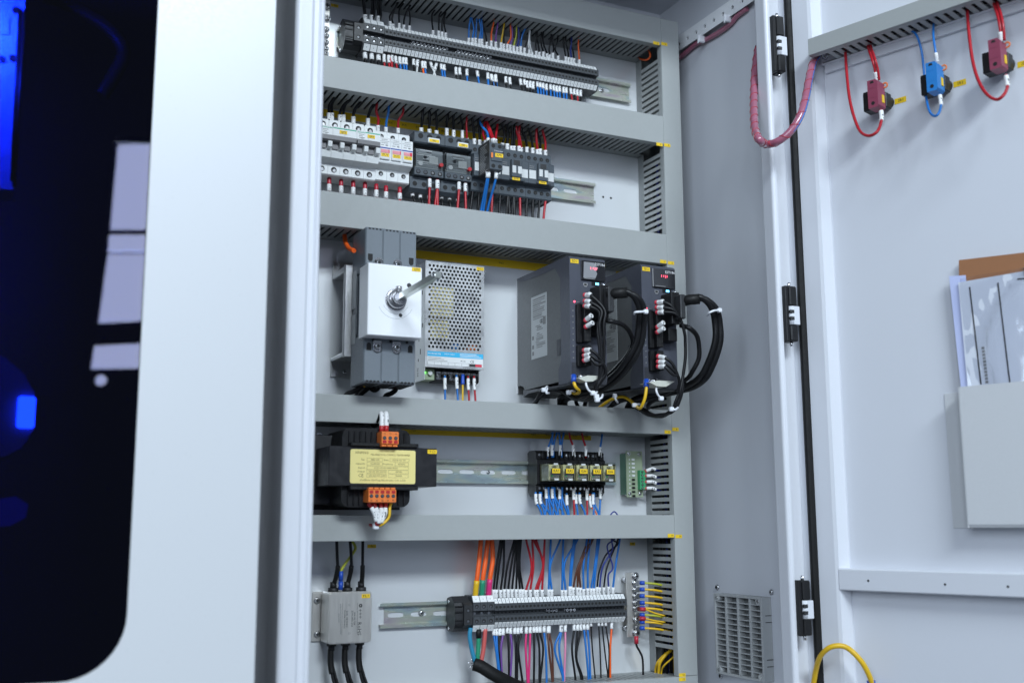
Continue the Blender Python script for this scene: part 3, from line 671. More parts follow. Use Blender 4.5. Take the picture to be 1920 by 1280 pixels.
# overload relays
def overload(xL, xR, nm, label):
    x0, w = xL, (xR-xL)*1000; f = fr(x0, Z2)
    t = thing('overload_relay', label, 'overload relay', (x0+w*.0005, -.006, Z2-.05))
    M(f).box(1, w-1, 6, 40, -36, 34, 0, 1).build('rear_body', 'char', t)
    m = M(f).prism([(10, 24), (52, 24), (54, 26), (54, 40), (52, 42), (10, 42)], 'x', 0, w-.6); m.build('terminal_housing', 'device_grey', t)
    for i in range(3):
        cx = w*(.20+.29*i); m = M(f); m.cyl((cx, 53.9, 35.5), (cx, 54.3, 35.5), 4.2, 14, 0); m.build('terminal_opening', 'hole', t)
        M(f).prism([(20, 41.9), (52, 41.9), (52, 43.3), (20, 43.3)], 'x', cx-4.5, cx+4.5).build('entry_lip', 'device_grey', t)
    h_ = M(f).box(w*.42, w*.80, 54, 58, 25.5, 33.5, 0, .6).build('tag_carrier', 'white_plastic', t)
    o = M(f).box(w*.45, w*.77, 58, 58.4, 26.6, 31.2).build('name_tag', 'tag', t); text(nm, o, (w*.61, 58.5, 28.9), f, .0028)
    m = M(f).box(2, w-2, 40, 50, -14, 16, 0, .6); m.build('setting_plate', 'device_mid', t)
    for i in range(9):
        M(f).box(random.uniform(3, w*.5), random.uniform(w*.55, w-4), 50.05, 50.5, 14-i*2.6, 14-i*2.6+random.uniform(.5, 1.4)).build('print', random.choice(['ink_white', 'ink_grey', 'ink']), t)
    M(f).box(w*.5, w*.8, 50.1, 51.5, -6, 6, 0, .4).build('dial_plate', 'pale', t)
    m = M(f); m.cyl((w*.23, 50, -6.5), (w*.23, 51.2, -6.5), 3.6, 16); m.build('test_disc', 'ink_white', t)
    M(f).box(w*.33, w*.42, 50, 52, 2, 6, 0, .3).build('selector', 'black', t)
    m = M(f); m.cyl((w*.86, 50, -7), (w*.86, 58, -7), 3.0, 14); m.build('reset_button', 'red_plastic', t)
    M(f).box(1.5, w-2.5, 54.5, 55.3, -13.5, 13.8, 0, .4).build('clear_cover', 'clear', t)
    M(f).box(1.2, 2.2, 50, 54.5, -13.5, 13.8).build('cover_side', 'clear', t)
    m = M(f).box(.5, w-1.5, 40, 53, -26, -14.8, 0, .8); m.build('screw_row', 'device_grey', t)
    for i in range(4):
        cx = w*(.14+.235*i); m = M(f); m.cyl((cx, 52.9, -20.5), (cx, 53.25, -20.5), 3.6, 12, 0); m.cyl((cx-.3, 53.2, -20.2), (cx-.3, 53.6, -20.2), 2.5 if i < 2 else 2.0, 10, 1); m.build('terminal_screw', ['hole', 'chrome' if i < 2 else 'steel'], t)
    m = M(f).prism([(6, -26.5), (44, -26.5), (44, -44), (38, -49), (6, -49)], 'x', -3, w-3.4); m.build('lower_housing', 'device_grey', t)
    for i in range(3): cx = w*(.14+.3*i)-2; m = M(f); m.cyl((cx, 43.9, -37), (cx, 44.25, -37), 3.8, 12); m.build('terminal_opening', 'hole', t)
    return t
xo1, xo2, xo3 = xat(z4, 92, 600, -.052), xat(z4, 427, 640, -.052), xat(z4, 732, 690, -.052)
overload(xo1, xo2, 'FR1', 'overload relay with clear cover and yellow FR1 tag beside the fuse holders')
overload(xo2, xo3, 'FR2', 'overload relay with clear cover and yellow FR2 tag beside the contactors')
# contactors
def contactor(x0, w, nm, label, plates=True):
    t = thing('contactor', label, 'contactor', (x0+w*.0005, -.006, Z2-.04)); f = fr(x0, Z2)
    M(f).prism([(6, -36), (8, -38), (47, -38), (49, -36), (49, -19), (59, -17), (60, -16), (60, 17), (58, 19), (49, 21), (49, 36), (47, 38), (8, 38), (6, 36)], 'x', .2, w-.2).build('body', 'device_grey', t)
    for i in range(4):
        cx = w*(.14+.24*i)
        for zz in (28.5, -27.5): m = M(f); m.cyl((cx, 48.9, zz), (cx, 49.25, zz), 3.3, 14, 0); m.cyl((cx+.4, 49.2, zz-.6), (cx+.4, 49.35, zz-.6), 1.6, 8, 1); m.build('terminal_screw', ['hole', 'char'], t)
        for zz in (37.9, -39.6): M(f).prism([(16, zz), (46, zz), (42, zz+1.7), (16, zz+1.7)], 'x', cx+2.8, cx+4.4).build('entry_rib', 'device_grey', t)
    if plates:
        M(f).box(1.4, w*.29, 60, 60.5, -9, 5, 0, .3).build('blank_plate', 'pale', t); M(f).box(w*.72, w*.98, 60, 60.5, -9.5, 4.5, 0, .3).build('blank_plate', 'pale', t)
        cr = M(f).box(w*.33, w*.70, 60, 66, -12, 17, 0, .8).build('carrier', 'device_grey', t)
        M(f).box(w*.40, w*.62, 66, 66.4, 7, 15).build('carrier_slot', 'char', cr)
        M(f).box(w*.345, w*.48, 66, 67.2, -6, 6, 0, .4).build('white_slide', 'pale', cr); M(f).box(w*.55, w*.69, 66, 67.2, -6.5, 5.5, 0, .4).build('white_slide', 'pale', cr)
        M(f).box(w*.30, w*.80, 60, 64, -16.5, -12.3, 0, .6).build('tag_carrier', 'device_grey', t)
        yellow(t, f, w*.50, 64.1, -14.2, nm, 13, 4.8)
        text('L', t, (w*.85, 60.3, -14), f, .003, 'ink')
        for j in range(2): M(f).box(w*.04, w*.22, 60.05, 60.2, 8+j*3, 8.8+j*3).build('print', 'ink_grey', t)
    return t
xc = [xat(z4, q, y, -.055) for q, y in ((735, 600), (1030, 640), (1327, 690), (1608, 720))]
contactor(xc[0], (xc[1]-xc[0])*1000, 'KM1', 'grey contactor carrying the printed auxiliary block')
M(fr(xc[0], Z2)).box(1, 2, 1, 2, 1, 2)
contactor(xc[1], (xc[2]-xc[1])*1000, 'KM5', 'grey contactor with yellow KM5 tag')
contactor(xc[2], (xc[3]-xc[2])*1000, 'KM6', 'grey contactor with yellow KM6 tag at the end of the row')
# auxiliary block standing proud in front of the first contactor
t = thing('auxiliary_block', 'grey auxiliary block with printed side plate and yellow KM1 tag', 'contact block', (xc[0]+.03, -.06, Z2-.02))
xk0, xk1 = xat(z4, 918, 550, -.098), xat(z4, 1066, 560, -.098); f = fr(xk0, Z2); w = (xk1-xk0)*1000; k0 = (P(*z4(990, 540), -.098).z-Z2)*1000
M(f).box(0, w, 60.2, 97, k0-21, k0+21, 0, .8).build('body', 'device_grey', t)
M(f).box(3, w-2, 97, 98.5, k0-8, k0+9, 0, .4).build('face_plate', 'device_grey', t)
for sx in (.30, .78):
    for zz in (16, -15.5): m = M(f); m.cyl((w*sx, 96.9, k0+zz), (w*sx, 97.3, k0+zz), 3.2, 14); m.build('terminal_screw', 'hole', t)
M(f).box(w*.10, w*.24, 98.5, 99.2, k0-3.5, k0+4.5, 0, .3).build('indicator', 'orange_plastic', t)
yellow(t, f, w*.70, 98.6, k0+1.5, 'KM1', 13, 6); text('Schneider', t, (w*.66, 98.7, k0+8), f, .002, 'ink_white', w=.014)
sp = M(f).box(-.9, -.1, 58, 99, k0-24, k0+24).build('side_plate', 'char', t)
for j in range(17): M(f).box(-1.05, -.92, 64+random.uniform(0, 3), 94-random.uniform(0, 14), k0-21+j*2.5, k0-20.3+j*2.5).build('print', 'label_grey', sp)
# yellow name strips on the plate under the ducts
def strip(px0, px1, zz, h, words, label):
    x0, x1 = px0, px1; f = fr(x0, zz); t = M(f).box(0, (x1-x0)*1000, .05, .6, -h/2, h/2).build('marking_strip', 'strip'); tag(t, label, 'marking strip')
    for s, X in words: text(s, t, (X*(x1-x0)*1000, .7, 0), f, .0032)
strip(P(600, 210, 0).x, P(1025, 290, 0).x, P(700, 226, 0).z, 11, (('QF2', .14), ('QF3', .24), ('FU1', .29), ('FU2', .35), ('FU3', .41), ('FR1', .52), ('FR2', .66), ('KM1', .78), ('KM5', .9)), 'yellow marking strip on the plate above the breaker row')
strip(P(775, 476, 0).x, P(1035, 498, 0).x, P(850, 484, 0).z, 13, (('VC1', .62),), 'yellow marking strip on the plate above the power supply')
strip(P(1155, 508, 0).x, P(1210, 512, 0).x, P(1160, 509, 0).z, 12, (), 'yellow marking strip on the plate between the servo drives')
strip(P(752, 803, 0).x, P(1108, 816, 0).x, P(930, 811.5, 0).z, 13, (('TC1', .06), ('KA1', .68), ('KA2', .76), ('KA4', .84), ('KA5', .91), ('KA6', .97)), 'long yellow marking strip on the plate above the relays')
# ================================================================== ROW 3: main switch, power supply, servo drives
# ---- main moulded case breaker on a stand-off bracket
bx, b0, b1 = .4622, .190, .409
bk = thing('mounting_bracket', 'grey textured stand-off bracket behind the big main breaker', 'bracket', (.49, 0, .22))
xL = P(622.5, 520, 0).x; zt0, zt1 = P(622.5, 525, 0).z, P(622.5, 514, 0).z; zb0, zb1 = P(618, 678, 0).z, P(618, 671, 0).z
m = M(); m.box(xL, .53, -.058, -.0005, zt0, zt1, 0, .0012); m.build('upper_arm', 'steel_dull', bk)
m = M(); m.box(xL, .53, -.058, -.0005, zb0, zb1, 0, .0012); m.build('lower_arm', 'steel_dull', bk)
M().box(xL, .53, -.004, -.0005, zt1+.0001, zt1+.019).build('upper_foot', 'steel_dull', bk); lf = M().box(xL, .53, -.004, -.0005, zb0-.022, zb0-.0001).build('lower_foot', 'steel_dull', bk)
m = M(fr(P(644, 698, 0).x, P(644, 698, 0).z)); screw(m, 0, 4, 0, 3.2, 2); m.build('screw', ['steel', 'char'], bk)
M().box(xL, .53, -.0645, -.0582, zb0-.002, zt1+.002, 0, .0015).build('front_web', 'steel_dull', bk)
mb = thing('main_breaker', 'big grey moulded case breaker with white front plate and long shaft', 'circuit breaker', (.5, -.065, b0))
f = fr(bx, 0)
zc0, zc1 = 254, 353            # behind the white plate
m = M(f); m.box(0, 75, 65, 122, zc1-5, 409, 0, 1.2)
for i in range(3): m.box(25*i+.6, 25*i+24.4, 122, 123.6, zc1+3, 407.5, 0, .8)
up = m.build('upper_terminal_cover', 'breaker_grey', mb)
m = M(f); m.box(0, 75, 65, 122, 191, zc0+4, 0, 1.2)
for i in range(3): m.box(25*i+.6, 25*i+24.4, 122, 123.6, 193, zc0-6, 0, .8)
lo = m.build('lower_terminal_cover', 'breaker_grey', mb)
for par, zz, s in ((up, 409, 1), (lo, 191, -1)):
    for i in range(3):
        for j in range(4):
            x = 25*i+4+j*5.2; M(f).prism([(70, zz-s*.5), (123.8, zz-s*1.6), (123.8, zz-s*3.6), (118, zz+s*.6), (70, zz+s*.6)], 'x', x, x+3).build('vent_notch', 'hole', par)
for par, za, zs_ in ((up, 365, 1), (lo, 241, -1)):
    for x in (7, 67): M(f).prism([(x-3.4, za+zs_*5.5), (x+3.4, za+zs_*5.5), (x+3.4, za-zs_*2.5), (x+1.6, za-zs_*5), (x-1.6, za-zs_*5), (x-3.4, za-zs_*2.5)], 'y', 123.5, 123.9).build('latch_pocket', 'hole', par)
    M(f).box(43, 46, 123.5, 123.9, za-8 if zs_ > 0 else za+1, za-1 if zs_ > 0 else za+8).build('slot', 'hole', par)
    for x in (13, 38, 62): m = M(f); m.cyl((x, 123.5, za-zs_*9), (x, 123.9, za-zs_*9), 2.0, 12); m.build('screw_hole', 'hole', par)
M(f).box(1.5, 73.5, 65, 108, zc0+4.2, zc1-5.2, 0, 2).build('middle_body', 'breaker_grey', mb)
M(f).box(.2, 1.4, 70, 90, zc0+8, zc1-8, 0, .5).build('side_rib', 'device_grey', mb)
M(f).box(-.6, 1.4, 66, 84, zc0+46, zc1+2, 0, .5).build('side_panel', 'device_mid', mb); M(f).box(-.6, 1.4, 66, 84, zc0-4, zc0+38, 0, .5).build('side_panel', 'device_mid', mb)
# white operating plate with tabs, hub, shaft
fp = fr(P(690, 560, -.150).x, 0); pw = (P(791, 560, -.150).x-P(690, 560, -.150).x)*1000
pt = P(690, 492, -.150).z*1000; pb = P(690, 627, -.150).z*1000
pl = M(fp); pl.box(0, pw, 148, 150, pb, pt, 0, .9).box(0, 1.6, 112, 147.9, pb, pt).box(pw-1.6, pw, 112, 147.9, pb, pt).box(1.7, pw-1.7, 112, 147.9, pb, pb+1.6).box(1.7, pw-1.7, 112, 147.9, pt-1.6, pt)
pl = pl.build('front_plate', 'plate_white', mb)
for px in (709, 745):
    x = (P(px, 640, -.128).x-fp(0, 0, 0).x)*1000
    for s, zz in ((1, pb-9), (-1, pt+5)):
        M(fp).box(x-6, x+6, 124, 126, zz-4, zz+6, 0, .5).cyl((x, 124, zz-4 if s > 0 else zz+4), (x, 126, zz-4 if s > 0 else zz+4), 6, 14).build('tab', 'steel', pl)
        m = M(fp); screw(m, x, 126, zz-2 if s > 0 else zz+2, 5, 3.4); m.build('screw', ['chrome', 'char'], pl)
hc = P(742, 562, -.150); hx, hz = (hc.x-fp(0, 0, 0).x)*1000, hc.z*1000
m = M(fp); m.cyl((hx, 150, hz), (hx, 152, hz), 15, 28, 0); m.cyl((hx, 152, hz), (hx, 160, hz), 14, 28, 0, r2=12.5); m.cyl((hx, 160, hz), (hx, 170, hz), 9, 24, 0); hub = m.build('shaft_hub', 'steel', mb)
m = M(fp); m.cyl((hx, 162, hz+8), (hx, 162, hz+16), 3, 12); m.cyl((hx, 162, hz+12), (hx, 162, hz+16), 4.4, 12); m.build('grub_screw', 'steel', hub)
sh = M(fp); e = P(822, 515, -.262); ex, ez = (e.x-fp(0, 0, 0).x)*1000, e.z*1000; q = 4.0
sh.add([(hx+a*q, 158, hz+b*q) for a, b in ((-1, -1), (1, -1), (1, 1), (-1, 1))]+[(ex+a*q, 262, ez+b*q) for a, b in ((-1, -1), (1, -1), (1, 1), (-1, 1))], [(0, 1, 2, 3), (7, 6, 5, 4), (0, 1, 5, 4), (1, 2, 6, 5), (2, 3, 7, 6), (3, 0, 4, 7)])
shaft = sh.build('shaft', 'rail_plain', mb)
m = M(fp)
for a in (0, 1): m.box(ex-(7.5 if a else 2), ex+(7.5 if a else 2), 256, 260, ez-(2 if a else 7.5), ez+(2 if a else 7.5), 0, .8)
m.build('cross_pin', 'chrome', shaft)
for px, py, r in ((767, 535, 3.2), (751, 591, 2.6)): p = P(px, py, -.150); x, z = (p.x-fp(0, 0, 0).x)*1000, p.z*1000; m = M(fp); m.cyl((x, 149.95, z), (x, 150.25, z), r, 14); m.build('hole', 'char', pl)
m = M(fp); R_ = 24
for i in range(18):
    a0, a1 = [math.radians(205+130*(i+k)/18) for k in (0, 1)]
    for ra in (19, 26): m.add([(hx+ra*math.cos(a), 150.05, hz+ra*math.sin(a)) for a in (a0, a1)]+[(hx+(ra+.5)*math.cos(a), 150.05, hz+(ra+.5)*math.sin(a)) for a in (a1, a0)], [(0, 1, 2, 3)])
m.build('slot_outline', 'label_grey', pl, closed=False)
p = P(780.5, 505.5, -.150); yellow(mb, fp, (p.x-fp(0, 0, 0).x)*1000, 150.1, p.z*1000, 'QF0', 13, 5.4)
# its cables
for cc, pts in (('yellow', ((684, 715), (676, 726), (664, 733), (648, 741))), (None, ((700, 718), (704, 728), (696, 724), (686, 731), (675, 742))), (None, ((714, 716), (708, 728), (700, 731), (690, 724), (680, 733), (668, 742))), ('red', ((742, 717), (742, 730), (734, 737), (722, 744)))):
    w3 = [P(x, y, -.085+.006*i) for i, (x, y) in enumerate(pts)]; w3 = [w3[0]+V((0, 0, .012))]+w3; w3.append(w3[-1]+V((-.003, 0, -.02)))
    o = wire(w3, .0036, 'black', 'thick black cable leaving the bottom of the main breaker', 'cables under the main breaker', n=8)
    if cc: M().tube(along(crom(w3), .006, .018), .0046, 10).build('phase_band', 'wire_'+cc, o, closed=False)
tag(M().tube(crom([P(646, 440, -.04), P(648, 455, -.05), P(655, 466, -.07), P(664, 470, -.09)]), .0034, 8).build('wire', 'wire_orange', closed=False), 'thick orange wire bending behind the top of the main breaker', 'wire')
# ---- power supply
ps = thing('power_supply', 'silver power supply with perforated cover and blue label band', 'power supply', (.63, 0, .19))
sx0, sx1 = .5832, P(908, 600, -.0395).x; f = fr(sx0, 0); w = (sx1-sx0)*1000
st, sb = P(797, 488, -.0395).z*1000, P(797, 686, -.0395).z*1000
m = M(f); m.box(0, w, 0, 1, sb-20, st).box(0, 1.0, 1.1, 38.4, sb-20, st).box(w-1, w, 1.1, 38.4, sb, st).box(1.1, w-1.1, 1.1, 38.4, st-1, st); m.build('case', 'zinc_case', ps)
m = M(f); hx0, hx1, hz0, hz1 = 4, w-4, sb+27, st-4
cols, rows = 14, 23; cw, ch = (hx1-hx0)/(cols+.5), (hz1-hz0)/rows
for j in range(rows):
    o_ = cw*.5*(j % 2); z0_, z1_ = hz0+j*ch, hz0+(j+1)*ch
    if o_: m.add([(hx0, 39.5, z0_), (hx0+o_, 39.5, z0_), (hx0+o_, 39.5, z1_), (hx0, 39.5, z1_)], [(0, 1, 2, 3)])
    else: m.add([(hx1-cw*.5, 39.5, z0_), (hx1, 39.5, z0_), (hx1, 39.5, z1_), (hx1-cw*.5, 39.5, z1_)], [(0, 1, 2, 3)])
    for i in range(cols): m.cell(hx0+o_+i*cw, hx0+o_+(i+1)*cw, z0_, z1_, 39.5, lambda a: 2.05, 1.0, N=10)
for a in ((0, hx0, sb, st), (hx1, w, sb, st), (hx0, hx1, sb, hz0), (hx0, hx1, hz1, st)): m.add([(a[0], 39.5, a[2]), (a[1], 39.5, a[2]), (a[1], 39.5, a[3]), (a[0], 39.5, a[3])], [(0, 1, 2, 3)])
m.box(0, w, 38.4, 39.3, sb-1, sb-.05)
m.build('perforated_cover', 'zinc_case', ps, closed=False)
M(f).box(9, w*.50, 5, 37, st-84, st-36, 0, 2).build('transformer_core', 'tape', ps); M(f).box(9, w*.42, 5, 37, sb+42, sb+74, 0, 2).build('choke_core', 'tape', ps)
M(f).box(2, w-2, 2, 6, sb+4, st-3).build('circuit_board', 'black', ps)
for x, z in ((w*.86, sb+34), (w*.80, sb+33)): m = M(f); m.cyl((x, 6, z), (x, 33, z), 4, 12); m.build('capacitor', 'orange_plastic', ps)
m = M(f); m.cyl((w*.55, 6, sb+33), (w*.55, 33, sb+33), 5, 12); m.build('capacitor', 'blue_plastic', ps)
for x, z in ((w*.75, sb+100), (w*.75, sb+70)): m = M(f); m.cyl((x, 6, z), (x, 30, z), 9, 16); m.build('capacitor', 'char', ps)
lb = M(f).box(4, w-2, 39.55, 39.75, sb+3, sb+22).build('label', 'marker', ps)
bb = M(f).box(4, w-2, 39.8, 39.9, sb+15.5, sb+23).build('colour_band', 'cyan_print', ps)
text('MORNSUN', bb, (15, 39.95, sb+19.2), f, .0030, 'ink_white'); text('LM200-12B24', bb, (39, 39.95, sb+19.8), f, .0021, 'ink_white')
for j in range(3): M(f).box(56, w-5-4*j, 39.92, 40, sb+17.2+j*1.9, sb+17.9+j*1.9).build('print', 'ink_white', bb)
text('UK CA', lb, (61, 39.8, sb+10.5), f, .0020); text('CE', lb, (76, 39.8, sb+10.5), f, .0042)
for j in range(3): M(f).box(5, 36-j*5, 39.78, 39.86, sb+9+j*2.1, sb+9.6+j*2.1).build('print', 'ink_grey', lb)
for j in range(7): M(f).box(4+j*11, 4.3+j*11, 39.78, 39.86, sb+3, sb+7.2).build('print', 'ink_grey', lb)
M(f).box(4, w-3, 39.78, 39.86, sb+7.2, sb+7.5).build('print', 'ink_grey', lb)
M(f).box(w*.74, w*.845, 39.78, 39.9, sb+3.2, sb+7).build('label_field', 'ink', lb); M(f).box(w*.845, w*.955, 39.78, 39.9, sb+3.2, sb+7).build('label_field', 'red_window', lb)
yellow(ps, f, w-7, 39.6, st-4.5, 'VC1', 12, 5)
M(f).box(1.2, 21, 2, 26, sb-18.5, sb-1.2, 0, .6).build('indicator_board', 'pcb_pale', ps); m = M(f); m.cyl((5, 26, sb-8), (5, 28, sb-8), 1.7, 10); m.build('led', 'green_led', ps); m = M(f); m.cyl((13, 26, sb-8.5), (13, 30, sb-8.5), 3.3, 14); m.build('trimmer', 'pale', ps)
tb = M(f).box(21.5, w-3, 2, 24, sb-20, sb-1.5, 0, .6).build('terminal_strip', 'black', ps)
for i in range(7):
    x = 28+i*9.6; M(f).box(x+4.2, x+5.0, 24, 32, sb-19, sb-2).build('barrier', 'black', tb)
    m = M(f); m.box(x-3.4, x+3.4, 24, 25, sb-17, sb-5, 0); screw(m, x, 25, sb-11, 3.5, 2.6, 0, 1); m.build('screw', ['chrome', 'char'], tb)
M(f).box(w+.1, w+5.5, .2, 3, sb+3, sb+22, 0, .6).build('ear', 'zinc_case', ps); m = M(f); screw(m, w+4.6, 3, sb+13, 3.4, 2.4); m.build('screw', ['steel', 'char'], ps)
for j, (d0, z0_) in enumerate(((12, st-12), (26, st-50), (20, sb+20), (12, sb+10), (28, st-100), (14, sb+40))): M(f).box(-.2, -.02, d0, d0+2.4, z0_, z0_+4+j % 3*2).build('case_slot', 'hole', ps)
text('DC OK', ps, (0, 0, 0), f, .003, 'ink', axes=(V((0, 0, 1)), V((0, 1, 0)))).location = V((sx0-.0002, -.012, sb*.001-.006))-ROOT[ps]
for x, y, xe, ye, c, sl in ((868, 1105, 870, 1240, 'blue', 1), (945, 1100, 955, 1245, 'blue', 1), (987, 1098, 987, 1245, 'yellow', 0), (1022, 1108, 1030, 1250, 'red', 1), (1062, 1108, 1072, 1250, 'red', 1)):
    z5 = zoom(590, 400, 3.556); a = P(*z5(x, y-22), -.030); b = P(*z5((x*2+xe)/3, (y*2+ye)/3), -.034); e = P(*z5(xe, ye), -.036); e2 = e+V((0, 0, -.02))
    wire([a, b, e, e2], .0016, c, '%s wire under the power supply terminals' % c, 'wires under the power supply', sl=.018 if sl else None, s0=.004, boot=None if sl else (.016, 'blue_lug', .0014))
# ---- servo drives
def servo(x0, w, zt, zb, nm, film, label):
    t = thing('servo_drive', label, 'servo drive', (x0+w*.0005, 0, zb)); f = fr(x0, zb); H = (zt-zb)*1000
    M(f).box(.2, w-.2, 1, 2.6, -1, H+3, 0, .3).build('back_plate', 'steel_dull', t)
    M(f).prism([(2.8, 10), (2.8, H-1), (150, H-1), (150, 2), (28, 2), (22, 8), (12, 11)], 'x', 0, w).build('metal_case', 'servo_side', t)
    M(f).prism([(2.8, H-.9), (2.8, H+2), (172, H+2), (177, H-1), (177, 1), (175, -3), (140, -3), (140, 20), (148, 30), (148, H-26), (132, H-8), (100, H-8.5), (30, H-7)], 'x', -.5, w+.5).build('front_housing', 'servo_front', t)
    M(f).prism([(20, -8), (40, -4), (170, -6), (175, -3.1), (140, -3.1), (30, 1.5), (20, 4)], 'x', 1, w-1).build('bottom_duct', 'servo_dark', t)
    M(f).prism([(177.05, -4), (177.05, 26), (177.6, 26), (178.2, -4)], 'x', 1, w-1).build('lower_cover', 'servo_dark', t)
    M(f).box(-.8, -.52, 136, 146, 40, 64).build('side_clip', 'servo_dark', t)
    sl = M(f).box(-.35, -.05, 52, 104, 46, H-38).build('rating_label', 'label_grey', t)
    fl = lambda d0, d1, z0_, z1_: M(f).box(-.5, -.36, d0, d1, z0_, z1_)
    for j in range(26):
        z_ = H-44-j*3.0
        if j in (11, 12, 13, 17): continue
        a = random.uniform(0, 6) if j > 12 else 0; fl(58+(8 if j > 13 else 0)+a, 101-random.uniform(0, 22), z_, z_+(1.2 if j % 3 else 1.7)).build('print', 'ink_grey', sl)
    fl(92, 101, H-86, H-74).build('code_patch', 'ink_grey', sl)
    text('CE', sl, (0, 0, 0), f, .006, 'ink', axes=(V((0, -1, 0)), V((0, 0, 1)))).location = V((x0-.0006, -.086, zb+(H-80)*.001))-ROOT[sl]
    for z_ in (H-102, H-116, H-126): fl(55, 61, z_-3, z_+3).build('warning_mark', 'ink_grey', sl)
    # front face
    yellow(t, f, 8, 177.1, H-6, nm, 13.5, 6)
    dp = M(f).box(18, w-.5, 177.05, 180, H-33, H-3.5, 0, .8).build('display', 'display', t)
    if film: M(f).prism([(21, H-30), (22, H-6), (39, H-6), (41, H-11), (46, H-13), (42, H-18), (44, H-22), (41, H-29)], 'y', 180.02, 180.2).build('peeling_film', 'display_film', dp)
    text('ESTUN', dp, (w-10.5, 180.25, H-8.5), f, .0042, 'ink_white', w=.016)
    for j, (a, b) in enumerate(((0, 3), (4.5, 4.5), (8, 0), (11, 3))): M(f).box(33+a*.9, 33.7+a*.9, 180.22, 180.3, H-17.5+b*.3, H-13).build('digit', 'red_led', dp)
    M(f).box(22, 40, 180.22, 180.3, H-31, H-30).build('print', 'ink_grey', dp)
    m = M(f).box(36, 52, 177.05, 178, H-39.5, H-33.5, 0, .3); m.build('lamp_recess', 'black', t); M(f).box(42, 47.5, 178, 178.6, H-38.4, H-35.2, 0, .2).build('status_lamp', 'cyan_led', t)
    M(f).prism([(22, H-37), (29, H-37), (29, H-40), (27.5, H-42.5), (23.5, H-42.5), (22, H-40)], 'y', 177.05, 177.7).build('usb_port', 'steel_dull', t); M(f).box(23.4, 27.6, 177.7, 177.9, H-40.5, H-38).build('usb_opening', 'hole', t)
    m = M(f); m.cyl((7, 177, H-66), (7, 177.6, H-66), 1.5, 10); m.build('charge_lamp', 'red_led', t); M(f).box(10, 16, 177.05, 177.2, H-66.4, H-65.6).build('print', 'ink_grey', t)
    for j in range(11): M(f).box(3.4, 5.2, 177.05, 177.2, H-80-j*8.6, H-78.4-j*8.6).build('print', 'ink_grey', t)
    # plug in connectors along the left of the face
    for za, zb_, n, live in ((H-70, 54, 9, (0, 1, 2, 4, 5)), (50, 20, 3, (0, 1, 2))):
        c = M(f).box(8, 15, 177.05, 184, zb_, za, 0, .6).box(15.1, 26, 177.05, 192, zb_+.5, za-.5, 0, .8).build('power_connector', 'black', t)
        st_ = (za-zb_)/n
        for q in range(n):
            zz = za-(q+.5)*st_
            m = M(f); m.cyl((19, 191.9, zz), (19, 192.3, zz), 2.2, 10); m.cyl((23.5, 191.9, zz), (23.5, 192.3, zz), 1.6, 10); m.build('wire_entry', 'hole', c)
    # signal connector: black shell with a grey cover to its right
    sc = M(f).box(33, 47, 177.05, 206, H-92, H-44, 0, .8).build('signal_connector', 'black', t)
    M(f).box(38, 46.8, 206.1, 222, H-86, H-50, 0, 1.2).build('connector_hood', 'char', sc); m = M(f); m.cyl((43, 200, H-44.5), (43, 200, H-41.5), 2.4, 10); m.build('thumb_screw', 'chrome', sc)
    M(f).box(33, 48, 177.05, 196, H-116, H-97, 0, .8).build('encoder_connector', 'black', t)
    # earth screws and the tie base
    m = M(f).box(3, 22, 177.7, 180, -1, 1, 0, .3); m.box(3, 22, 177.7, 178.8, 1, 9); m.build('earth_plate', 'steel', t)
    for x in (7, 17): m = M(f); screw(m, x, 178.8, 5, 4, 4); m.build('earth_screw', ['chrome', 'char'], t)
    return t
sx = .7535; swid = (P(1135, 560, -.177).x-.7535)*1000
zsb = P(1065, 712, -.177).z; zst = .3835
servo(sx, swid, zst, zsb, 'SD1', True, 'dark servo drive with yellow SD1 tag and peeling bright display film')
sx2 = P(1204, 560, -.177).x; dz2 = P(1260, 497, -.177).z-P(1069, 482, -.177).z
servo(sx2, swid, zst, zsb, 'SD2', False, 'dark servo drive with yellow SD2 tag and clear black display')
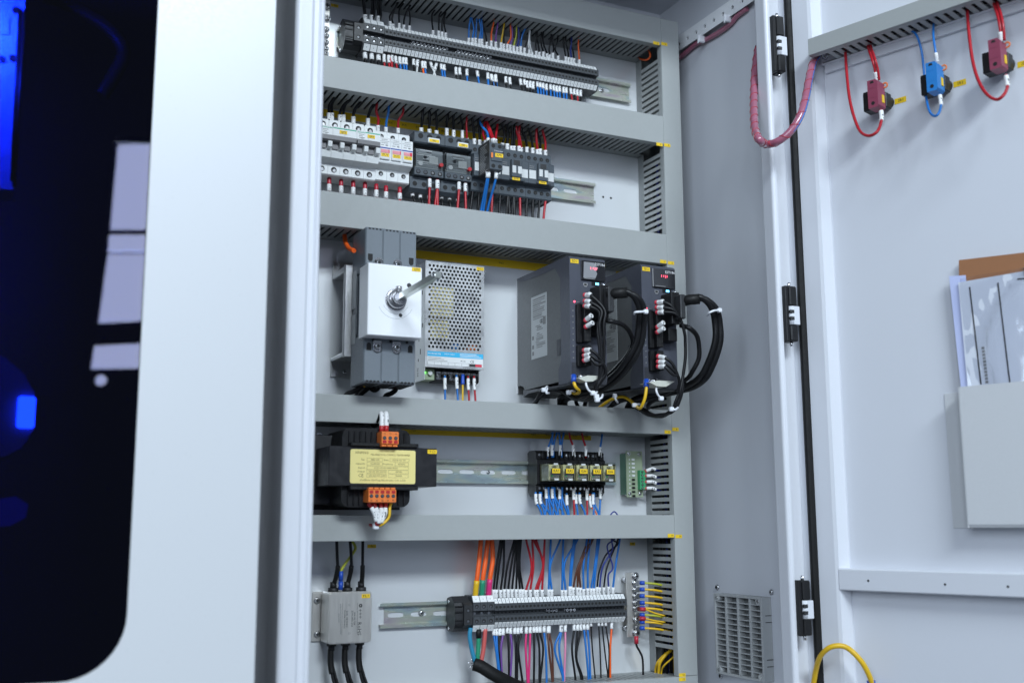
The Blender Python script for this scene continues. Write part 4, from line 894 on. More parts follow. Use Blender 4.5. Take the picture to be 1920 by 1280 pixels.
# ================================================================== ROW 4: transformer, relays, circuit board
z7 = zoom(580, 760, 5.121)
def X7(x, y, Y): p = P(*z7(x, y), Y); return p.x*1000, p.z*1000
tr = thing('transformer', 'black control transformer with yellow rating plate and orange terminals', 'transformer', (.5, 0, .02)); f = fr(0, 0)
dF = 122
cx0, cz1 = X7(187, 395, -.122); cx1, _ = X7(1225, 428, -.122); _, cz0 = X7(187, 758, -.122)
cz1 = X7(700, 408, -.122)[1]+1.5; cz0 = X7(700, 772, -.122)[1]
cx0 = X7(187, 580, -.122)[0]
M(f).box(cx0, cx1, 20, dF, cz0, cz1, 0, .8).build('iron_core', 'core_black', tr)
bx0, bx1 = X7(330, 300, -.118)[0], X7(985, 300, -.118)[0]; bz1, bz0 = X7(650, 225, -.11)[1], X7(650, 975, -.11)[1]
for zz0, zz1, s in ((cz1+.1, bz1, 1), (bz0, cz0-.1, -1)):
    r = 12; o_ = [(bx0, zz0 if s > 0 else zz1)]
    pol = ([(bx0, zz0), (bx1, zz0)]+arc(bx1-r, zz1-r, r, 0, 90, 5)+arc(bx0+r, zz1-r, r, 90, 180, 5)) if s > 0 else ([(bx1, zz1), (bx0, zz1)]+arc(bx0+r, zz0+r, r, 180, 270, 5)+arc(bx1-r, zz0+r, r, 270, 360, 5))
    cv = M(f).prism(pol, 'y', 26, 112).build('coil_cover', 'black', tr)
    for i in range(11):
        x = bx0+9+i*(bx1-bx0-18)/10; M(f).box(x-1.1, x+1.1, 112, 115, zz0+3, zz1-4, 0, .6).build('cooling_rib', 'black', cv)
    fl = M(f).box(bx0+8, bx1+7, 70, dF+4, (cz1+.2) if s > 0 else (cz0-5.2), (cz1+5.2) if s > 0 else (cz0-.2), 0, .6).build('bobbin_flange', 'black', tr)
    for i in range(12): x = bx0+11+i*(bx1-bx0-7)/12; M(f).box(x, x+5.8, dF+4, dF+4.3, (cz1+1.4) if s > 0 else (cz0-4.2), (cz1+4.0) if s > 0 else (cz0-1.6)).build('flange_slot', 'hole', fl)
M(f).box(410, 470, 2, 60, bz0+4, bz1-6, 0, 1).build('left_end_bell', 'core_black', tr); M(f).box(400, 560, .5, 3, bz0-2, bz1-4).build('foot_plate', 'core_black', tr)
p = P(*z7(92, 298), -.004); m = M(fr(p.x, p.z)); m.cyl((0, 4, 0), (0, 5, 0), 5.5, 16, 0); screw(m, 0, 5, 0, 3.6, 3); m.build('foot_screw', ['chrome', 'char'], tr)
lx0, lz1 = X7(396, 412, -.1225); lx1, _ = X7(1020, 425, -.1225); _, lz0 = X7(390, 745, -.1225); lz1 -= .6
lab = M(f).prism(rr(lx0, lx1, lz0, lz1, 2.5, 4), 'y', dF+.05, dF+.5).build('rating_plate', 'tape', tr)
def lx(u, v): return lx0+(lx1-lx0)*u, dF+.6, lz1-(lz1-lz0)*v
def lt(s, u, v, h, w=None): text(s, lab, lx(u, v), f, h, 'ink_brown', w=None if w is None else w*(lx1-lx0)*.001)
lt('XINPING', .17, .10, .0032, .20); lt('MACHINE TOOL CONTROL TRANSFORMER', .61, .15, .0026, .60)
for s, u, v, w in (('Type', .19, .30, .05), ('JBK5-630', .375, .30, .13), ('Date', .545, .30, .07), ('2024 02 10', .74, .30, .2), ('capacity', .15, .42, .14), ('0.63KVA', .375, .42, .14), ('Frequency', .57, .42, .15), ('50/60Hz', .78, .42, .11), ('Input', .17, .54, .10), ('12-11-10 0V-380V-415V', .54, .54, .36), ('Output', .16, .65, .11), ('20-21:0V-220V', .41, .65, .26), ('430VA', .74, .65, .10), ('22-23:0V-24V', .41, .77, .26), ('200VA', .74, .77, .10), ('DeZhou XinPing Electronic CO. LTD', .50, .90, .70)): lt(s, u, v, .0023, w)
lt('CE', .16, .77, .0046)
m = M(f)
for u0, u1, v0, v1 in ((.25, .49, .25, .35), (.60, .90, .25, .35), (.25, .49, .37, .47), (.68, .89, .37, .47), (.25, .89, .49, .59), (.25, .55, .60, .70), (.58, .89, .60, .70), (.25, .55, .72, .82), (.58, .89, .72, .82)):
    a = lx(u0, v0); b = lx(u1, v1)
    for q in ((a[0], b[0], a[2]-.25, a[2]), (a[0], b[0], b[2], b[2]+.25), (a[0], a[0]+.25, b[2], a[2]), (b[0]-.25, b[0], b[2], a[2])): m.box(q[0], q[1], dF+.55, dF+.65, q[2], q[3])
m.build('ruled_boxes', 'ink_brown', lab)
tx, tz = X7(1185, 443, -.1225); yellow(tr, f, tx-.6, dF+.05, tz, 'TC1', 14, 5.6)
def orange_block(u0, u1, zA, zB, n, up, names):
    x0, x1 = X7(u0, 500, -.135)[0], X7(u1, 500, -.135)[0]; z0, z1 = X7(700, zB, -.135)[1], X7(700, zA, -.135)[1]; t = M(f).prism([(104, z0+2), (104, z1-2), (130, z1), (135, z1-1), (135, z0+1), (130, z0)], 'x', x0, x1).build('terminal_block', 'orange_plastic', tr); w = (x1-x0)/n; H = z1-z0
    for i in range(n):
        x = x0+(i+.5)*w; m = M(f); zs_ = z0+H*(.48 if up else .50); m.cyl((x, 134.95, zs_), (x, 135.3, zs_), w*.33, 12, 1); m.cyl((x, 135.2, zs_), (x, 136, zs_), w*.26, 12, 0); m.build('screw', ['chrome', 'hole'], t)
        zr = z0+H*(.20 if up else .80); M(f).box(x-w*.33, x+w*.33, 135, 135.3, zr-1.9, zr+1.9).build('entry', 'red_plastic', t); text(names[i], t, (x, 135.3, z0+H*(.80 if up else .17)), f, .0022)
        M(f).box(x0+i*w+w*.1, x0+(i+1)*w-w*.1, 126, 133, z0-2.4 if up else z1, z0 if up else z1+2.4).build('rib', 'orange_plastic', t)
orange_block(693, 855, 243, 372, 3, True, ('12', '11', '10')); orange_block(575, 838, 803, 932, 5, False, ('20', '21', '22', '23', 'PE'))
for x, y, k_ in ((693, 118, 0), (738, 112, 1)):
    a = P(*z7(x, 250), -.118); b = P(*z7(x+4, y), -.116); pts = [a, b, P(*z7(x-8, 70), -.105), P(*z7(x-30, 130), -.09), P(*z7(630, 200), -.06), P(*z7(580, 165), -.045)]
    wire(pts, .0022, 'black', 'black wire looping from the orange top terminals of the transformer', 'wires above the transformer', sl=.024, s0=.006, boot=(.008, 'red_plastic', .0012))
for x0, x1, y1, x2, y2, c in ((570, 630, 1050, 640, 1150, 'red'), (620, 660, 1060, 650, 1150, 'red'), (685, 692, 1045, 655, 1150, 'red'), (735, 725, 1045, 660, 1150, 'red'), (785, 760, 1080, 665, 1155, 'yellow')):
    a = P(*z7(x0, 935), -.122); b = P(*z7((x0+x1)/2, 985), -.124); c1 = P(*z7(x1, y1), -.124); e = P(*z7(x2, y2), -.118); e2 = P(*z7(600, 1110), -.084)+V((0, .02, -.004))
    wire([a, b, c1, e, e2], .0020, c, '%s wire gathered under the orange bottom terminals of the transformer' % c, 'wires below the transformer', sl=.020 if c == 'red' else None, s0=.007, boot=(.006, 'red_plastic', .0010) if c == 'red' else None)
p = P(*z7(645, 1160), -.120); tag(M(fr(p.x, p.z)).box(-4, 4, 113, 121, -4, 5, 0, 1.5).build('cable_tie', 'tie'), 'white cable tie knot holding the red transformer wires', 'cable tie')
# relays
zr8 = zoom(980, 830, 7.111); Z4 = RZ[4]
xb = P(*zr8(100, 400), -.034).x; bw = (P(*zr8(1080, 400), -.034).x-xb)/5
xr0, xr1 = P(*zr8(360, 400), -.072).x, P(*zr8(1235, 400), -.072).x; rp = (P(*zr8(1090, 400), -.072).x-xr0)/4
zr1, zr0 = P(*zr8(700, 270), -.072).z, P(*zr8(700, 512), -.072).z
for i, nm in enumerate(('KA1', 'KA2', 'KA4', 'KA5', 'KA6')):
    x0 = xr0+i*rp-.004; f = fr(x0, Z4); w = bw*1000-.4
    s = thing('relay_socket', 'black relay socket under the relay tagged %s' % nm, 'relay socket', (x0+w*.0005, -.006, Z4-.04))
    M(f).prism([(6, -30), (14, -37), (26, -37), (30, -34), (34, -30), (34, -20), (38, -18), (38, 18), (34, 20), (34, 30), (28, 33), (12, 33), (6, 30)], 'x', 0, w).build('base', 'black', s)
    for sx_ in (.22, .50, .78):
        for zz in (26, -25, -32.5):
            if sx_ == .5 and zz == 26: continue
            m = M(f); dd = 34 if zz > -30 else 29; m.cyl((w*sx_, dd-.2, zz), (w*sx_, dd+.4, zz), 2.9, 12, 1); m.cyl((w*sx_, dd+.4, zz), (w*sx_, dd+1.6, zz), 2.0, 10, 0); m.build('terminal_screw', ['chrome', 'hole'], s)
    for sx_ in (.36, .64): M(f).box(w*sx_-.7, w*sx_+.7, 34, 40, 20, 32).build('barrier', 'black', s); M(f).box(w*sx_-.7, w*sx_+.7, 34, 39, -31, -20).build('barrier', 'black', s)
    t = thing('relay', 'clear plug in relay with yellow %s tag' % nm, 'relay', (x0+w*.0005, -.038, Z4-.014)); h0, h1 = (zr0-Z4)*1000, (zr1-Z4)*1000; rw = (rp*1000)-2.6; a0 = 4
    M(f).box(a0, a0+rw, 38, 71, h0, h1, 0, 1.0).build('case', 'relay_clear', t)
    M(f).box(a0+1, a0+rw-1, 38.2, 66, h0+1.5, h1-1.5, 0, .6).build('coil', 'relay_coil', t)
    M(f).box(a0+3, a0+rw-3, 66.1, 69, h0+3, h0+12, 0, .4).build('contacts', 'steel', t); M(f).box(a0+3.5, a0+7, 69, 70.2, h0+7, h0+13, 0, .2).build('lamp_window', 'green_plastic', t)
    M(f).box(a0+7, a0+rw-7, 71, 73, h1-3.4, h1-.6, 0, .4).build('upper_clip', 'pale', t); M(f).box(a0+8, a0+rw-6, 71, 73, h0+1, h0+4, 0, .4).build('lower_clip', 'pale', t)
    M(f).box(a0+2.4, a0+rw-3, 71.05, 71.4, h1-18, h1-9, 0, .1).build('tag_backing', 'ink', t)
    yellow(t, f, a0+rw*.53, 71.5, h1-12, nm, 13.5, 7); text('RXM', t, (a0+rw*.3, 71.3, h1-5), f, .0014, 'ink_grey')
# wires at the relays
z8b = zoom(800, 780, 3.918)
def rw_(x, ya, yb, xe, ye, c, n=1, up=False, r=.0016, dd=-.036):
    for j in range(n):
        o_ = (j-(n-1)/2)*.0032; a = P(*z8b(x, ya), dd)+V((o_*.5, -.001*j, 0)); b = P(*z8b(x+(xe-x)*.12, yb), dd-.002)+V((o_*.7, 0, 0)); mpt = P(*z8b((x+xe*2)/3, (yb+ye)/2), -.040)+V((o_*1.6, 0, 0)); e = P(*z8b(xe, ye), -.040)+V((o_*3, 0, 0))
        e2 = e+V((0, 0, .016 if up else -.020))
        wire([a, b, mpt, e, e2], r, c, '%s wire %s the relay sockets' % (c, 'above' if up else 'below'), 'wires %s the relay sockets' % ('above' if up else 'below'), sl=(a-b).length*1.0 if j == 0 else None, s0=.003, sr=.0026 if n > 1 else None)
for q in ((885, 308, 240, 930, 100, 'blue', 1), (925, 303, 225, 940, 98, 'blue', 2), (985, 303, 225, 990, 100, 'blue', 2), (1080, 303, 222, 1045, 116, 'red', 1), (1172, 305, 230, 1140, 116, 'red', 1), (1272, 305, 240, 1290, 118, 'blue', 1)): rw_(*q, up=True)
for q in ((800, 556, 630, 845, 728, 'blue', 1), (835, 556, 630, 885, 728, 'blue', 2), (885, 520, 590, 912, 728, 'blue', 3), (928, 520, 590, 968, 728, 'blue', 3), (985, 520, 595, 997, 728, 'blue', 3), (1028, 565, 640, 1045, 728, 'blue', 1), (1080, 520, 600, 1085, 728, 'red', 1), (1095, 560, 630, 1110, 728, 'blue', 1), (1122, 560, 630, 1165, 728, 'blue', 1), (1178, 520, 605, 1180, 728, 'red', 1), (1198, 570, 655, 1250, 728, 'orange', 1, False, .001), (1225, 560, 635, 1246, 728, 'blue', 2), (1277, 520, 600, 1270, 728, 'blue', 1)): rw_(*q)
tag(M().tube(crom([P(*z8b(x, y), -.05) for x, y in ((1340, 740), (1360, 712), (1380, 700), (1400, 722), (1408, 745))]), .0011, 6).build('wire', 'wire_darkblue', closed=False), 'dark blue wire loop peeping over the duct below the circuit board', 'wire')
# circuit board on pillars
pb_ = thing('circuit_board', 'small green resistor board on pillars beside the vertical duct', 'circuit board', (.95, 0, .04))
bx0, bz1 = P(*zr8(1385, 110), -.021).x, P(*zr8(1500, 108), -.021).z; bx1, bz0 = P(*zr8(1600, 400), -.021).x, P(*zr8(1450, 722), -.021).z; f = fr(bx0, bz0); w, h = (bx1-bx0)*1000, (bz1-bz0)*1000
M(f).box(-1, w, 19.2, 20.8, 0, h, 0, .2).build('board', 'pcb_pale', pb_)
M(f).box(-.5, 1.5, .5, 19, 4, h-4).build('carrier', 'pcb', pb_)
for x, z in ((4, h-4.5), (w*.80, h-5), (4.5, 5.5), (w*.80, 5.5)):
    m = M(f); m.cyl((x, .5, z), (x, 19, z), 2.6, 10, 0); m.cyl((x, 20.8, z), (x, 21.2, z), 3.4, 12, 0); screw(m, x, 21.2, z, 2.8, 2); m.build('pillar', ['chrome', 'char'], pb_)
for i in range(10):
    z = h-14-i*6.4; m = M(f); m.box(w*.30, w*.48, 20.85, 22.6, z-1.5, z+1.5, 0 if i >= 5 else 1, .3); m.build('resistor', ['black', 'marker'], pb_); M(f).box(w*.14, w*.20, 20.85, 21.0, z-1, z+1).build('print', 'ink_white', pb_)
c = M(f).box(w*.66, w*1.02, 20.85, 29, h*.16, h*.58, 0, .5).build('green_terminal', 'green_plastic', pb_)
for i in range(6): z = h*.19+i*h*.07; m = M(f); m.cyl((w*.80, 29, z), (w*.80, 29.4, z), 1.8, 10, 1); m.cyl((w*.80, 29.3, z), (w*.80, 29.8, z), 1.3, 8, 0); m.build('screw', ['chrome', 'hole'], c)
for y, k_ in ((388, -1), (440, 0), (520, 0), (605, 0)):
    a = P(*zr8(1612, y), -.026); b = P(*zr8(1735, y-(48 if k_ else 2)), -.030); g = V((.9885, -.032, b.z-.003)); g2 = V((1.0, -.034, b.z-.004))
    wire([a, a.lerp(b, .95), g, g2], .0016, 'darkblue', 'dark blue wire with white sleeve from the circuit board into the duct', 'wires beside the circuit board', sl=.017, s0=.0045, boot=(.0045, 'red_plastic', .0014), k=4)
# ================================================================== ROW 5: filter box
z6 = zoom(570, 1000, 4.57)
fb = thing('line_filter', 'brushed steel line filter box with black glands and yellow FL1 tag', 'filter', (.475, 0, -.165)); f = fr(0, 0)
def X6(x, y, Y): p = P(*z6(x, y), Y); return p.x*1000, p.z*1000
ax0, az1 = X6(215, 500, -.044); ax1, _ = X6(585, 500, -.044); _, az0 = X6(215, 950, -.044); az1 = X6(400, 498, -.044)[1]
M(f).prism(rr(ax0, ax1, az0, az1, 4.5, 5), 'y', 8, 40).build('case', 'steel_brushed', fb)
ld = M(f).prism(rr(ax0+.3, ax1-.3, az0+.3, az1-.3, 4.5, 5), 'y', 40.1, 43.2).prism(rr(ax0+1.4, ax1-1.4, az0+1.4, az1-1.4, 4.0, 5), 'y', 43.2, 44.2).build('lid', 'steel_brushed', fb)
e0 = X6(70, 700, -.003)[0]; ear = M(f).box(e0, ax1+6, .5, 3, az0+1, az1-1, 0, .4).build('mounting_flange', 'steel_brushed', fb)
for y in (573, 862): x, z = X6(112, y, -.004); m = M(fr(x*.001, z*.001)); m.cyl((0, 3, 0), (0, 3.8, 0), 4.8, 14, 0); screw(m, 0, 3.8, 0, 3.8, 2.8); m.build('screw', ['chrome', 'char'], fb)
def ft(s, u, v, hh, w=None): 
    p = P(*z6(u, v), -.0443); text(s, ld, (p.x*1000, 44.3, p.z*1000), f, hh, 'ink', rot=math.radians(-90), w=w)
ft('RoHS', 473, 812, .0056); ft('EMI FILTER', 432, 727, .0022, .017); ft('ZYH-3FES-20A', 412, 727, .0024, .022); ft('20A  380VAC', 368, 730, .0022, .022); ft('50/60Hz 250/65/21', 347, 733, .0022, .024)
for u, v0, v1 in ((314, 600, 868), (300, 680, 768)):
    for k_ in range(int((v1-v0)/9)):
        a, b = P(*z6(u, v0+k_*9), -.0443), P(*z6(u, v0+k_*9+6), -.0443); M(f).box(a.x*1000-.5, a.x*1000+.5, 44.25, 44.33, b.z*1000, a.z*1000).build('print', 'ink_grey', ld)
for u, v0, v1 in ((459, 594, 850), (329, 596, 865)):
    a, b = P(*z6(u, v0), -.0443), P(*z6(u, v1), -.0443); M(f).box(a.x*1000-.15, a.x*1000+.15, 44.25, 44.35, b.z*1000, a.z*1000).build('print', 'ink', ld)
p = P(*z6(485, 615), -.0443)
for i in range(6): q = math.radians(60*i); m = M(f); m.cyl((p.x*1000+1.7*math.cos(q), 44.22, p.z*1000+1.7*math.sin(q)), (p.x*1000+1.7*math.cos(q), 44.36, p.z*1000+1.7*math.sin(q)), 1.0, 8); m.build('emblem', 'ink', ld)
for v in (655, 685, 712): p = P(*z6(482, v), -.0443); m = M(f); m.box(p.x*1000-2, p.x*1000+2, 44.25, 44.35, p.z*1000-.25, p.z*1000+.25); m.box(p.x*1000-.25, p.x*1000+.25, 44.25, 44.35, p.z*1000-2, p.z*1000+2); m.build('character', 'ink', ld)
for v in (610, 852): p = P(*z6(388, v), -.0443); m = M(f); m.box(p.x*1000-1.4, p.x*1000-1.0, 44.25, 44.35, p.z*1000-1.5, p.z*1000+1.5); m.box(p.x*1000+.6, p.x*1000+1.0, 44.25, 44.35, p.z*1000-1.5, p.z*1000+1.5); m.build('symbol', 'ink_grey', ld)
x, z = X6(530, 533, -.0443); yellow(fb, f, x, 44.25, z, 'FL1', 12, 5.4)
for i, (tx, bx_) in enumerate(((252, 237), (372, 357), (490, 478))):
    g = X6(tx, 492, -.026); m = M(f); m.cyl((g[0], 25, az1-1), (g[0], 25, az1+5), 7.2, 16); m.cyl((g[0], 25, az1+5), (g[0], 25, az1+13), 4.6, 14); m.build('gland', 'black_soft', fb)
    g2 = X6(bx_, 960, -.026); m = M(f); m.cyl((g2[0], 25, az0-4), (g2[0], 25, az0+1), 6.6, 16); m.cyl((g2[0], 25, az0-10), (g2[0], 25, az0-4), 4.4, 14); m.build('gland', 'black_soft', fb)
    tops = (((272, 380), (288, 300), (285, 200), (280, 60)), ((395, 350), (405, 290), (405, 200), (395, 60)), ((498, 380), (502, 300), (503, 200), (504, 60)))[i]
    a = V((g[0]*.001, -.025, az1*.001+.008)); pts = [a]+[P(*z6(*q), -.030-.006*j) for j, q in enumerate(tops)]
    o = wire(pts, .0022, 'black', 'black cable rising from the filter box to the duct', 'cables above the filter box', n=8); M().tube(along(crom(pts), .004, .030), .0034, 8).build('heat_shrink', 'rubber', o, closed=False)
    a = V((g2[0]*.001, -.025, az0*.001-.006)); u0 = g2[0]
    for k_, dx in ((0, -3.4), (1, 3.4)):
        pts = [a+V((dx*.0003, 0, -.002)), a+V((dx*.0004+.0005, 0, -.022)), a+V((.004+dx*.0006, -.003, -.040)), a+V((.009+dx*.0008, -.006, -.060)), a+V((.010+dx*.0010, -.010, -.095))]
        o = wire(pts, .0022, 'black', 'black cable hanging from the filter box', 'cables below the filter box', n=8)
        if k_ == 0: M().tube(along(crom(pts), 0, .033), .0040, 8).build('heat_shrink', 'rubber', o, closed=False)
pts = [P(*z6(*q), -.034) for q in ((313, 480), (316, 400), (318, 320), (360, 250), (410, 180), (440, 130), (430, 90), (405, 60))]
o = wire(pts, .0020, 'yellowgreen', 'green and yellow earth wire with blue tab above the filter box', None); M().tube([pts[0], pts[0].lerp(pts[1], .92)], .0034, 8).build('cable_lug', 'blue_lug', o); M().tube([pts[0].lerp(pts[1], .96), pts[2]], .0032, 8).build('cable_lug', 'blue_lug', o)
# ================================================================== ON THE DOOR
def sz(px, py, off=0): p = PD(px, py, off); return (p-DH).dot(DS)*1000, p.z*1000
# duct on the door
zq = zoom(1500, 0, 4.267)
dd = thing('wire_duct', 'grey slotted wire duct running across the open door', 'cable duct', PD(1520, 110, -.02))
oF = .030; s0, zt_ = sz(*zq(60, 315), oF); _, zb_ = sz(*zq(75, 445), oF); f = fd
L_ = 560; dB = -19.8
M(f).box(s0, L_, 27, 30, zb_, zt_, 0, .6).build('cover', 'duct', dd)
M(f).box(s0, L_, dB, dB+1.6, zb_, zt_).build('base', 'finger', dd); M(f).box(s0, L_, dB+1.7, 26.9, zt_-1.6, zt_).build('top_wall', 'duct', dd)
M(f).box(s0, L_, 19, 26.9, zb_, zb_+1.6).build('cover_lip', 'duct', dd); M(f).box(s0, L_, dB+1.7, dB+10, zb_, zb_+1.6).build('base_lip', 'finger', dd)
n_ = 0
s_ = s0+24
while s_ < 420:
    M(f).box(s_, s_+7.6, dB+10, 19, zb_, zb_+1.5, 0, .3).build('finger', 'duct', dd); s_ += 12.5
M(f).box(s0+26, L_, dB+4, 24, zb_+8, zt_-6).build('wire_bundle', 'black_soft', dd)
M(f).box(s0+.6, L_, dB-.1, dB+6, zb_-14, zb_-.2, 0, .4).build('support_rail', 'paint', dd)
tag(M(f).tube(crom([PD(*zq(x, y), .004) for x, y in ((175, 455), (195, 440), (215, 450), (205, 470), (185, 460))]), .0022, 6).build('film_scrap', 'film', closed=False), 'scrap of clear film at the end of the door duct', 'film')
# push button contact blocks
def button(cx, cy, kind, nm, label):
    s, z = sz(cx, cy, .02); f0 = frd(s*.001, z*.001); kq = .70; f2 = lambda x, d, zz: f0(x*kq, -19.8+(d+19.8)*kq, zz*kq)
    t = thing('button_block', label, 'contact block', PD(cx, cy, 0), 'push button contact blocks on the door')
    m = M(f2); m.cyl((-4, -19.8, 3), (-4, 6, 3), 13*kq, 24, 0); m.build('button_body', 'black_soft', t)
    M(f2).box(-24, 13, 0, 22, -19, 12, 0, 1.5).build('mounting_base', 'black', t)
    M(f2).box(-30, -13, 6, 34, -22, 14, 0, 1).build('side_frame', 'black', t); M(f2).box(-30.5, -17, 16, 32, 13, 18.5, 0, 1).build('frame_clip', 'black', t)
    c = M(f2).prism([(-10, -26), (7, -26), (11, -22), (11, 26), (7, 31), (-10, 31)], 'y', 22.2, 52).build('contact_element', kind, t)
    M(f2).prism([(-4.5, 24), (4, 24), (2.5, 28.5), (-3, 28.5)], 'y', 52, 52.3).build('upper_opening', 'hole', c); m = M(f2); m.cyl((0, 52, -17), (0, 52.3, -17), 3.8*kq, 14); m.build('screw_opening', 'hole', c)
    for zz in (14, -6): M(f2).box(-8, 6, 52, 52.4, zz, zz+1).build('relief_line', kind, c)
    M(f2).box(11.1, 12.2, 28, 36, -14, 2).build('side_tag', 'tag', t)
    m = M(f2)
    for i in range(10):
        a0, a1 = math.pi*2*i/10, math.pi*2*(i+1)/10; m.tube([f2(13+5*math.cos(a0), 24, 24+5*math.sin(a0)), f2(13+5*math.cos(a1), 24, 24+5*math.sin(a1))], .0012, 6)
    m.build('locking_ring', 'orange_plastic', t)
    for q in (-12, -4): M(f2).box(-9.8, -8.4, 24, 34, q-3, q+2, 0, .4).build('contact_spring', 'orange_plastic', t)
    return f2
f1 = button(1643, 182, 'maroon', 'SB1', 'maroon contact block with a red wire loop, nearer the cabinet side')
f2b = button(1753, 150, 'blue_plastic', 'SB2', 'blue contact block between the two maroon ones on the door')
f3 = button(1871, 108, 'maroon', 'SB3', 'maroon contact block with a red wire loop, further from the hinges than the blue one')
for px, py, s_, who in ((1684.5, 189.5, 'SB1', 'first maroon'), (1795.5, 157.5, 'SB2', 'blue'), (1916, 120.5, 'SB3', 'farther maroon')):
    s, z = sz(px, py, -.0198); f2 = frd(s*.001, z*.001); o = M(f2).box(-5.5, 11.5, -19.8, -19.5, -4, 4).build('marking_tag', 'tag'); tag(o, 'yellow %s tag on the door beside the %s contact block' % (s_, who), 'tag'); text(s_, o, (4, -19.4, 0), f2, .004)
def dpt(q, off): return PD(*zq(*q), off)
for nm, top, loop, c in (('nearer', (((612, 650), .022), ((600, 560), .028), ((575, 470), .03), ((545, 380), .0), ((545, 330), -.004)), (((648, 880), .025), ((652, 960), .03), ((620, 1050), .055), ((550, 1088), .055), ((480, 1050), .05), ((430, 930), .04), ((395, 780), .03), ((375, 600), .015), ((362, 400), .0), ((358, 350), -.004)), 'red'),
                         ('farther', (((1610, 335), .022), ((1600, 220), .026), ((1580, 120), .02), ((1550, 30), 0), ((1545, -20), -.004)), (((1648, 600), .025), ((1660, 690), .03), ((1630, 760), .055), ((1570, 798), .055), ((1490, 750), .05), ((1425, 640), .04), ((1380, 480), .03), ((1350, 250), .015), ((1338, 60), 0), ((1345, 10), -.004)), 'red'),
                         ('blue', (((1097, 500), .022), ((1085, 420), .026), ((1068, 300), .02), ((1068, 200), .0), ((1072, 150), -.004)), (((1118, 755), .025), ((1128, 840), .03), ((1110, 905), .05), ((1075, 930), .05), ((1035, 890), .04), ((1012, 800), .02), ((1000, 700), -.005), ((990, 560), -.005), ((970, 400), .0), ((930, 280), .0), ((870, 235), -.004)), 'blue')):
    k_ = 'maroon block '+nm+(' the cabinet side' if nm == 'nearer' else ' from the hinges') if nm != 'blue' else 'blue contact block on the door'
    pts = [dpt(q, o) for q, o in top]
    wire(pts, .0021 if c == 'red' else .0017, c, '%s wire dropping from the door duct to the %s' % (c, k_), None, sl=.012, s0=0, k=6)
    if c == 'red': wire([p+DS*.004 for p in pts], .0019, c, 'second %s wire dropping from the door duct to the %s' % (c, k_), None, k=6)
    wire([dpt(q, o) for q, o in loop], .0021 if c == 'red' else .0017, c, '%s wire hanging in a loop below the %s' % (c, k_), None, sl=.018, s0=.002, k=6)
# spiral wrapped cable from the cabinet to the door
zs3 = zoom(1260, 0, 4.267)
cp = [((1160, 455), .0), ((1130, 500), .012), ((1100, 620), .03), ((1070, 780), .05), ((1025, 930), .065), ((950, 1050), .075), ((850, 1130), .08), ((760, 1155), .08)]
path = [PD(*zs3(*q), o) for q, o in cp]
for q, Y in (((700, 1120), -.375), ((665, 1040), -.350), ((655, 900), -.325), ((655, 760), -.300), ((660, 620), -.285), ((672, 500), -.280), ((690, 380), -.270)): path.append(P(*zs3(*q), Y))
pp = crom(path, 8); sp = thing('spiral_cable', 'pink cable in clear spiral wrap looping from cabinet to door', 'cable', path[0])
M().tube(pp, .0056, 10).build('wire_bundle', 'wire_wrap', sp, closed=False)
tot = sum((pp[i+1]-pp[i]).length for i in range(len(pp)-1))
M().tube([p+DS*.0048+V((0, 0, -.001)) for p in pp[:int(len(pp)*.5)]], .0013, 6).build('blue_core', 'wire_blue', sp, closed=False)
def helix(pp, R, pitch, r):
    out = []; L = 0; prev = None; u = None
    for i in range(len(pp)-1):
        t = (pp[i+1]-pp[i]); d = t.length
        if d < 1e-6: continue
        t = t/d; n_ = max(2, int(d/.0012))
        u = t.orthogonal().normalized() if u is None else (u-t*u.dot(t)).normalized(); w = t.cross(u)
        for k in range(n_): a = (L+d*k/n_)/pitch*2*math.pi; out.append(pp[i].lerp(pp[i+1], k/n_)+(u*math.cos(a)+w*math.sin(a))*R)
        L += d
    return out
M().tube(helix(pp, .0056, .021, .0004), .0006, 4).build('spiral_gap', 'wire_red', sp, closed=False)
# cable along the mounting rail on the side wall
rp_ = [PX(*zs3(*q), 1.0545) for q in ((50, 470), (120, 415), (200, 350), (300, 305), (400, 245), (480, 180), (520, 130), (600, 70))]
tag(M().tube(crom(rp_), .0042, 8).build('cable', 'wire_wrap', closed=False), 'pink cable tied below the perforated rail on the side wall', 'cable')
for q in ((235, 315), (445, 150)):
    p = PX(*zs3(*q), 1.046); m = M(lambda x, d, z: V((p.x-d*.001, p.y+x*.001, p.z+z*.001))); m.box(-2.4, 2.4, -6, 6, -6, 6, 0, 1).box(-1.6, 1.6, 6, 7.4, -9, 6, 0, .5); tag(m.build('cable_tie', 'tie'), 'white cable tie on the perforated rail of the side wall', 'cable tie', 'cable ties on the side wall rail')
# document pocket, papers, envelope
zp = zoom(1420, 480, 2.206)
f = fd; fl0 = -19.8
dp_ = thing('document_pocket', 'flat grey document pocket stuck on the open door', 'document pocket', PD(1785, 990, -.02))
a0 = sz(*zp(845, 700), .006)[0]; zt_ = sz(*zp(845, 540), .006)[1]; zb_ = sz(*zp(862, 1122), .006)[1]; a1 = 460
M(f).prism([(fl0, zb_), (fl0, zb_+2), (1, zb_+5), (3, zt_-2), (4, zt_), (6, zt_), (6, zb_+4), (4, zb_)], 'x', a0, a1).build('front_sheet', 'pocket', dp_)
M(f).box(a0-1.4, a0-.1, fl0, 5.6, zb_, zt_-1).build('side_wall', 'pocket', dp_); g0 = sz(*zp(775, 600), -.019)[0]
M(f).box(g0, a0-1.5, fl0, fl0+1.2, zb_-1, zt_-4, 0, .4).build('adhesive_flange', 'pocket', dp_)
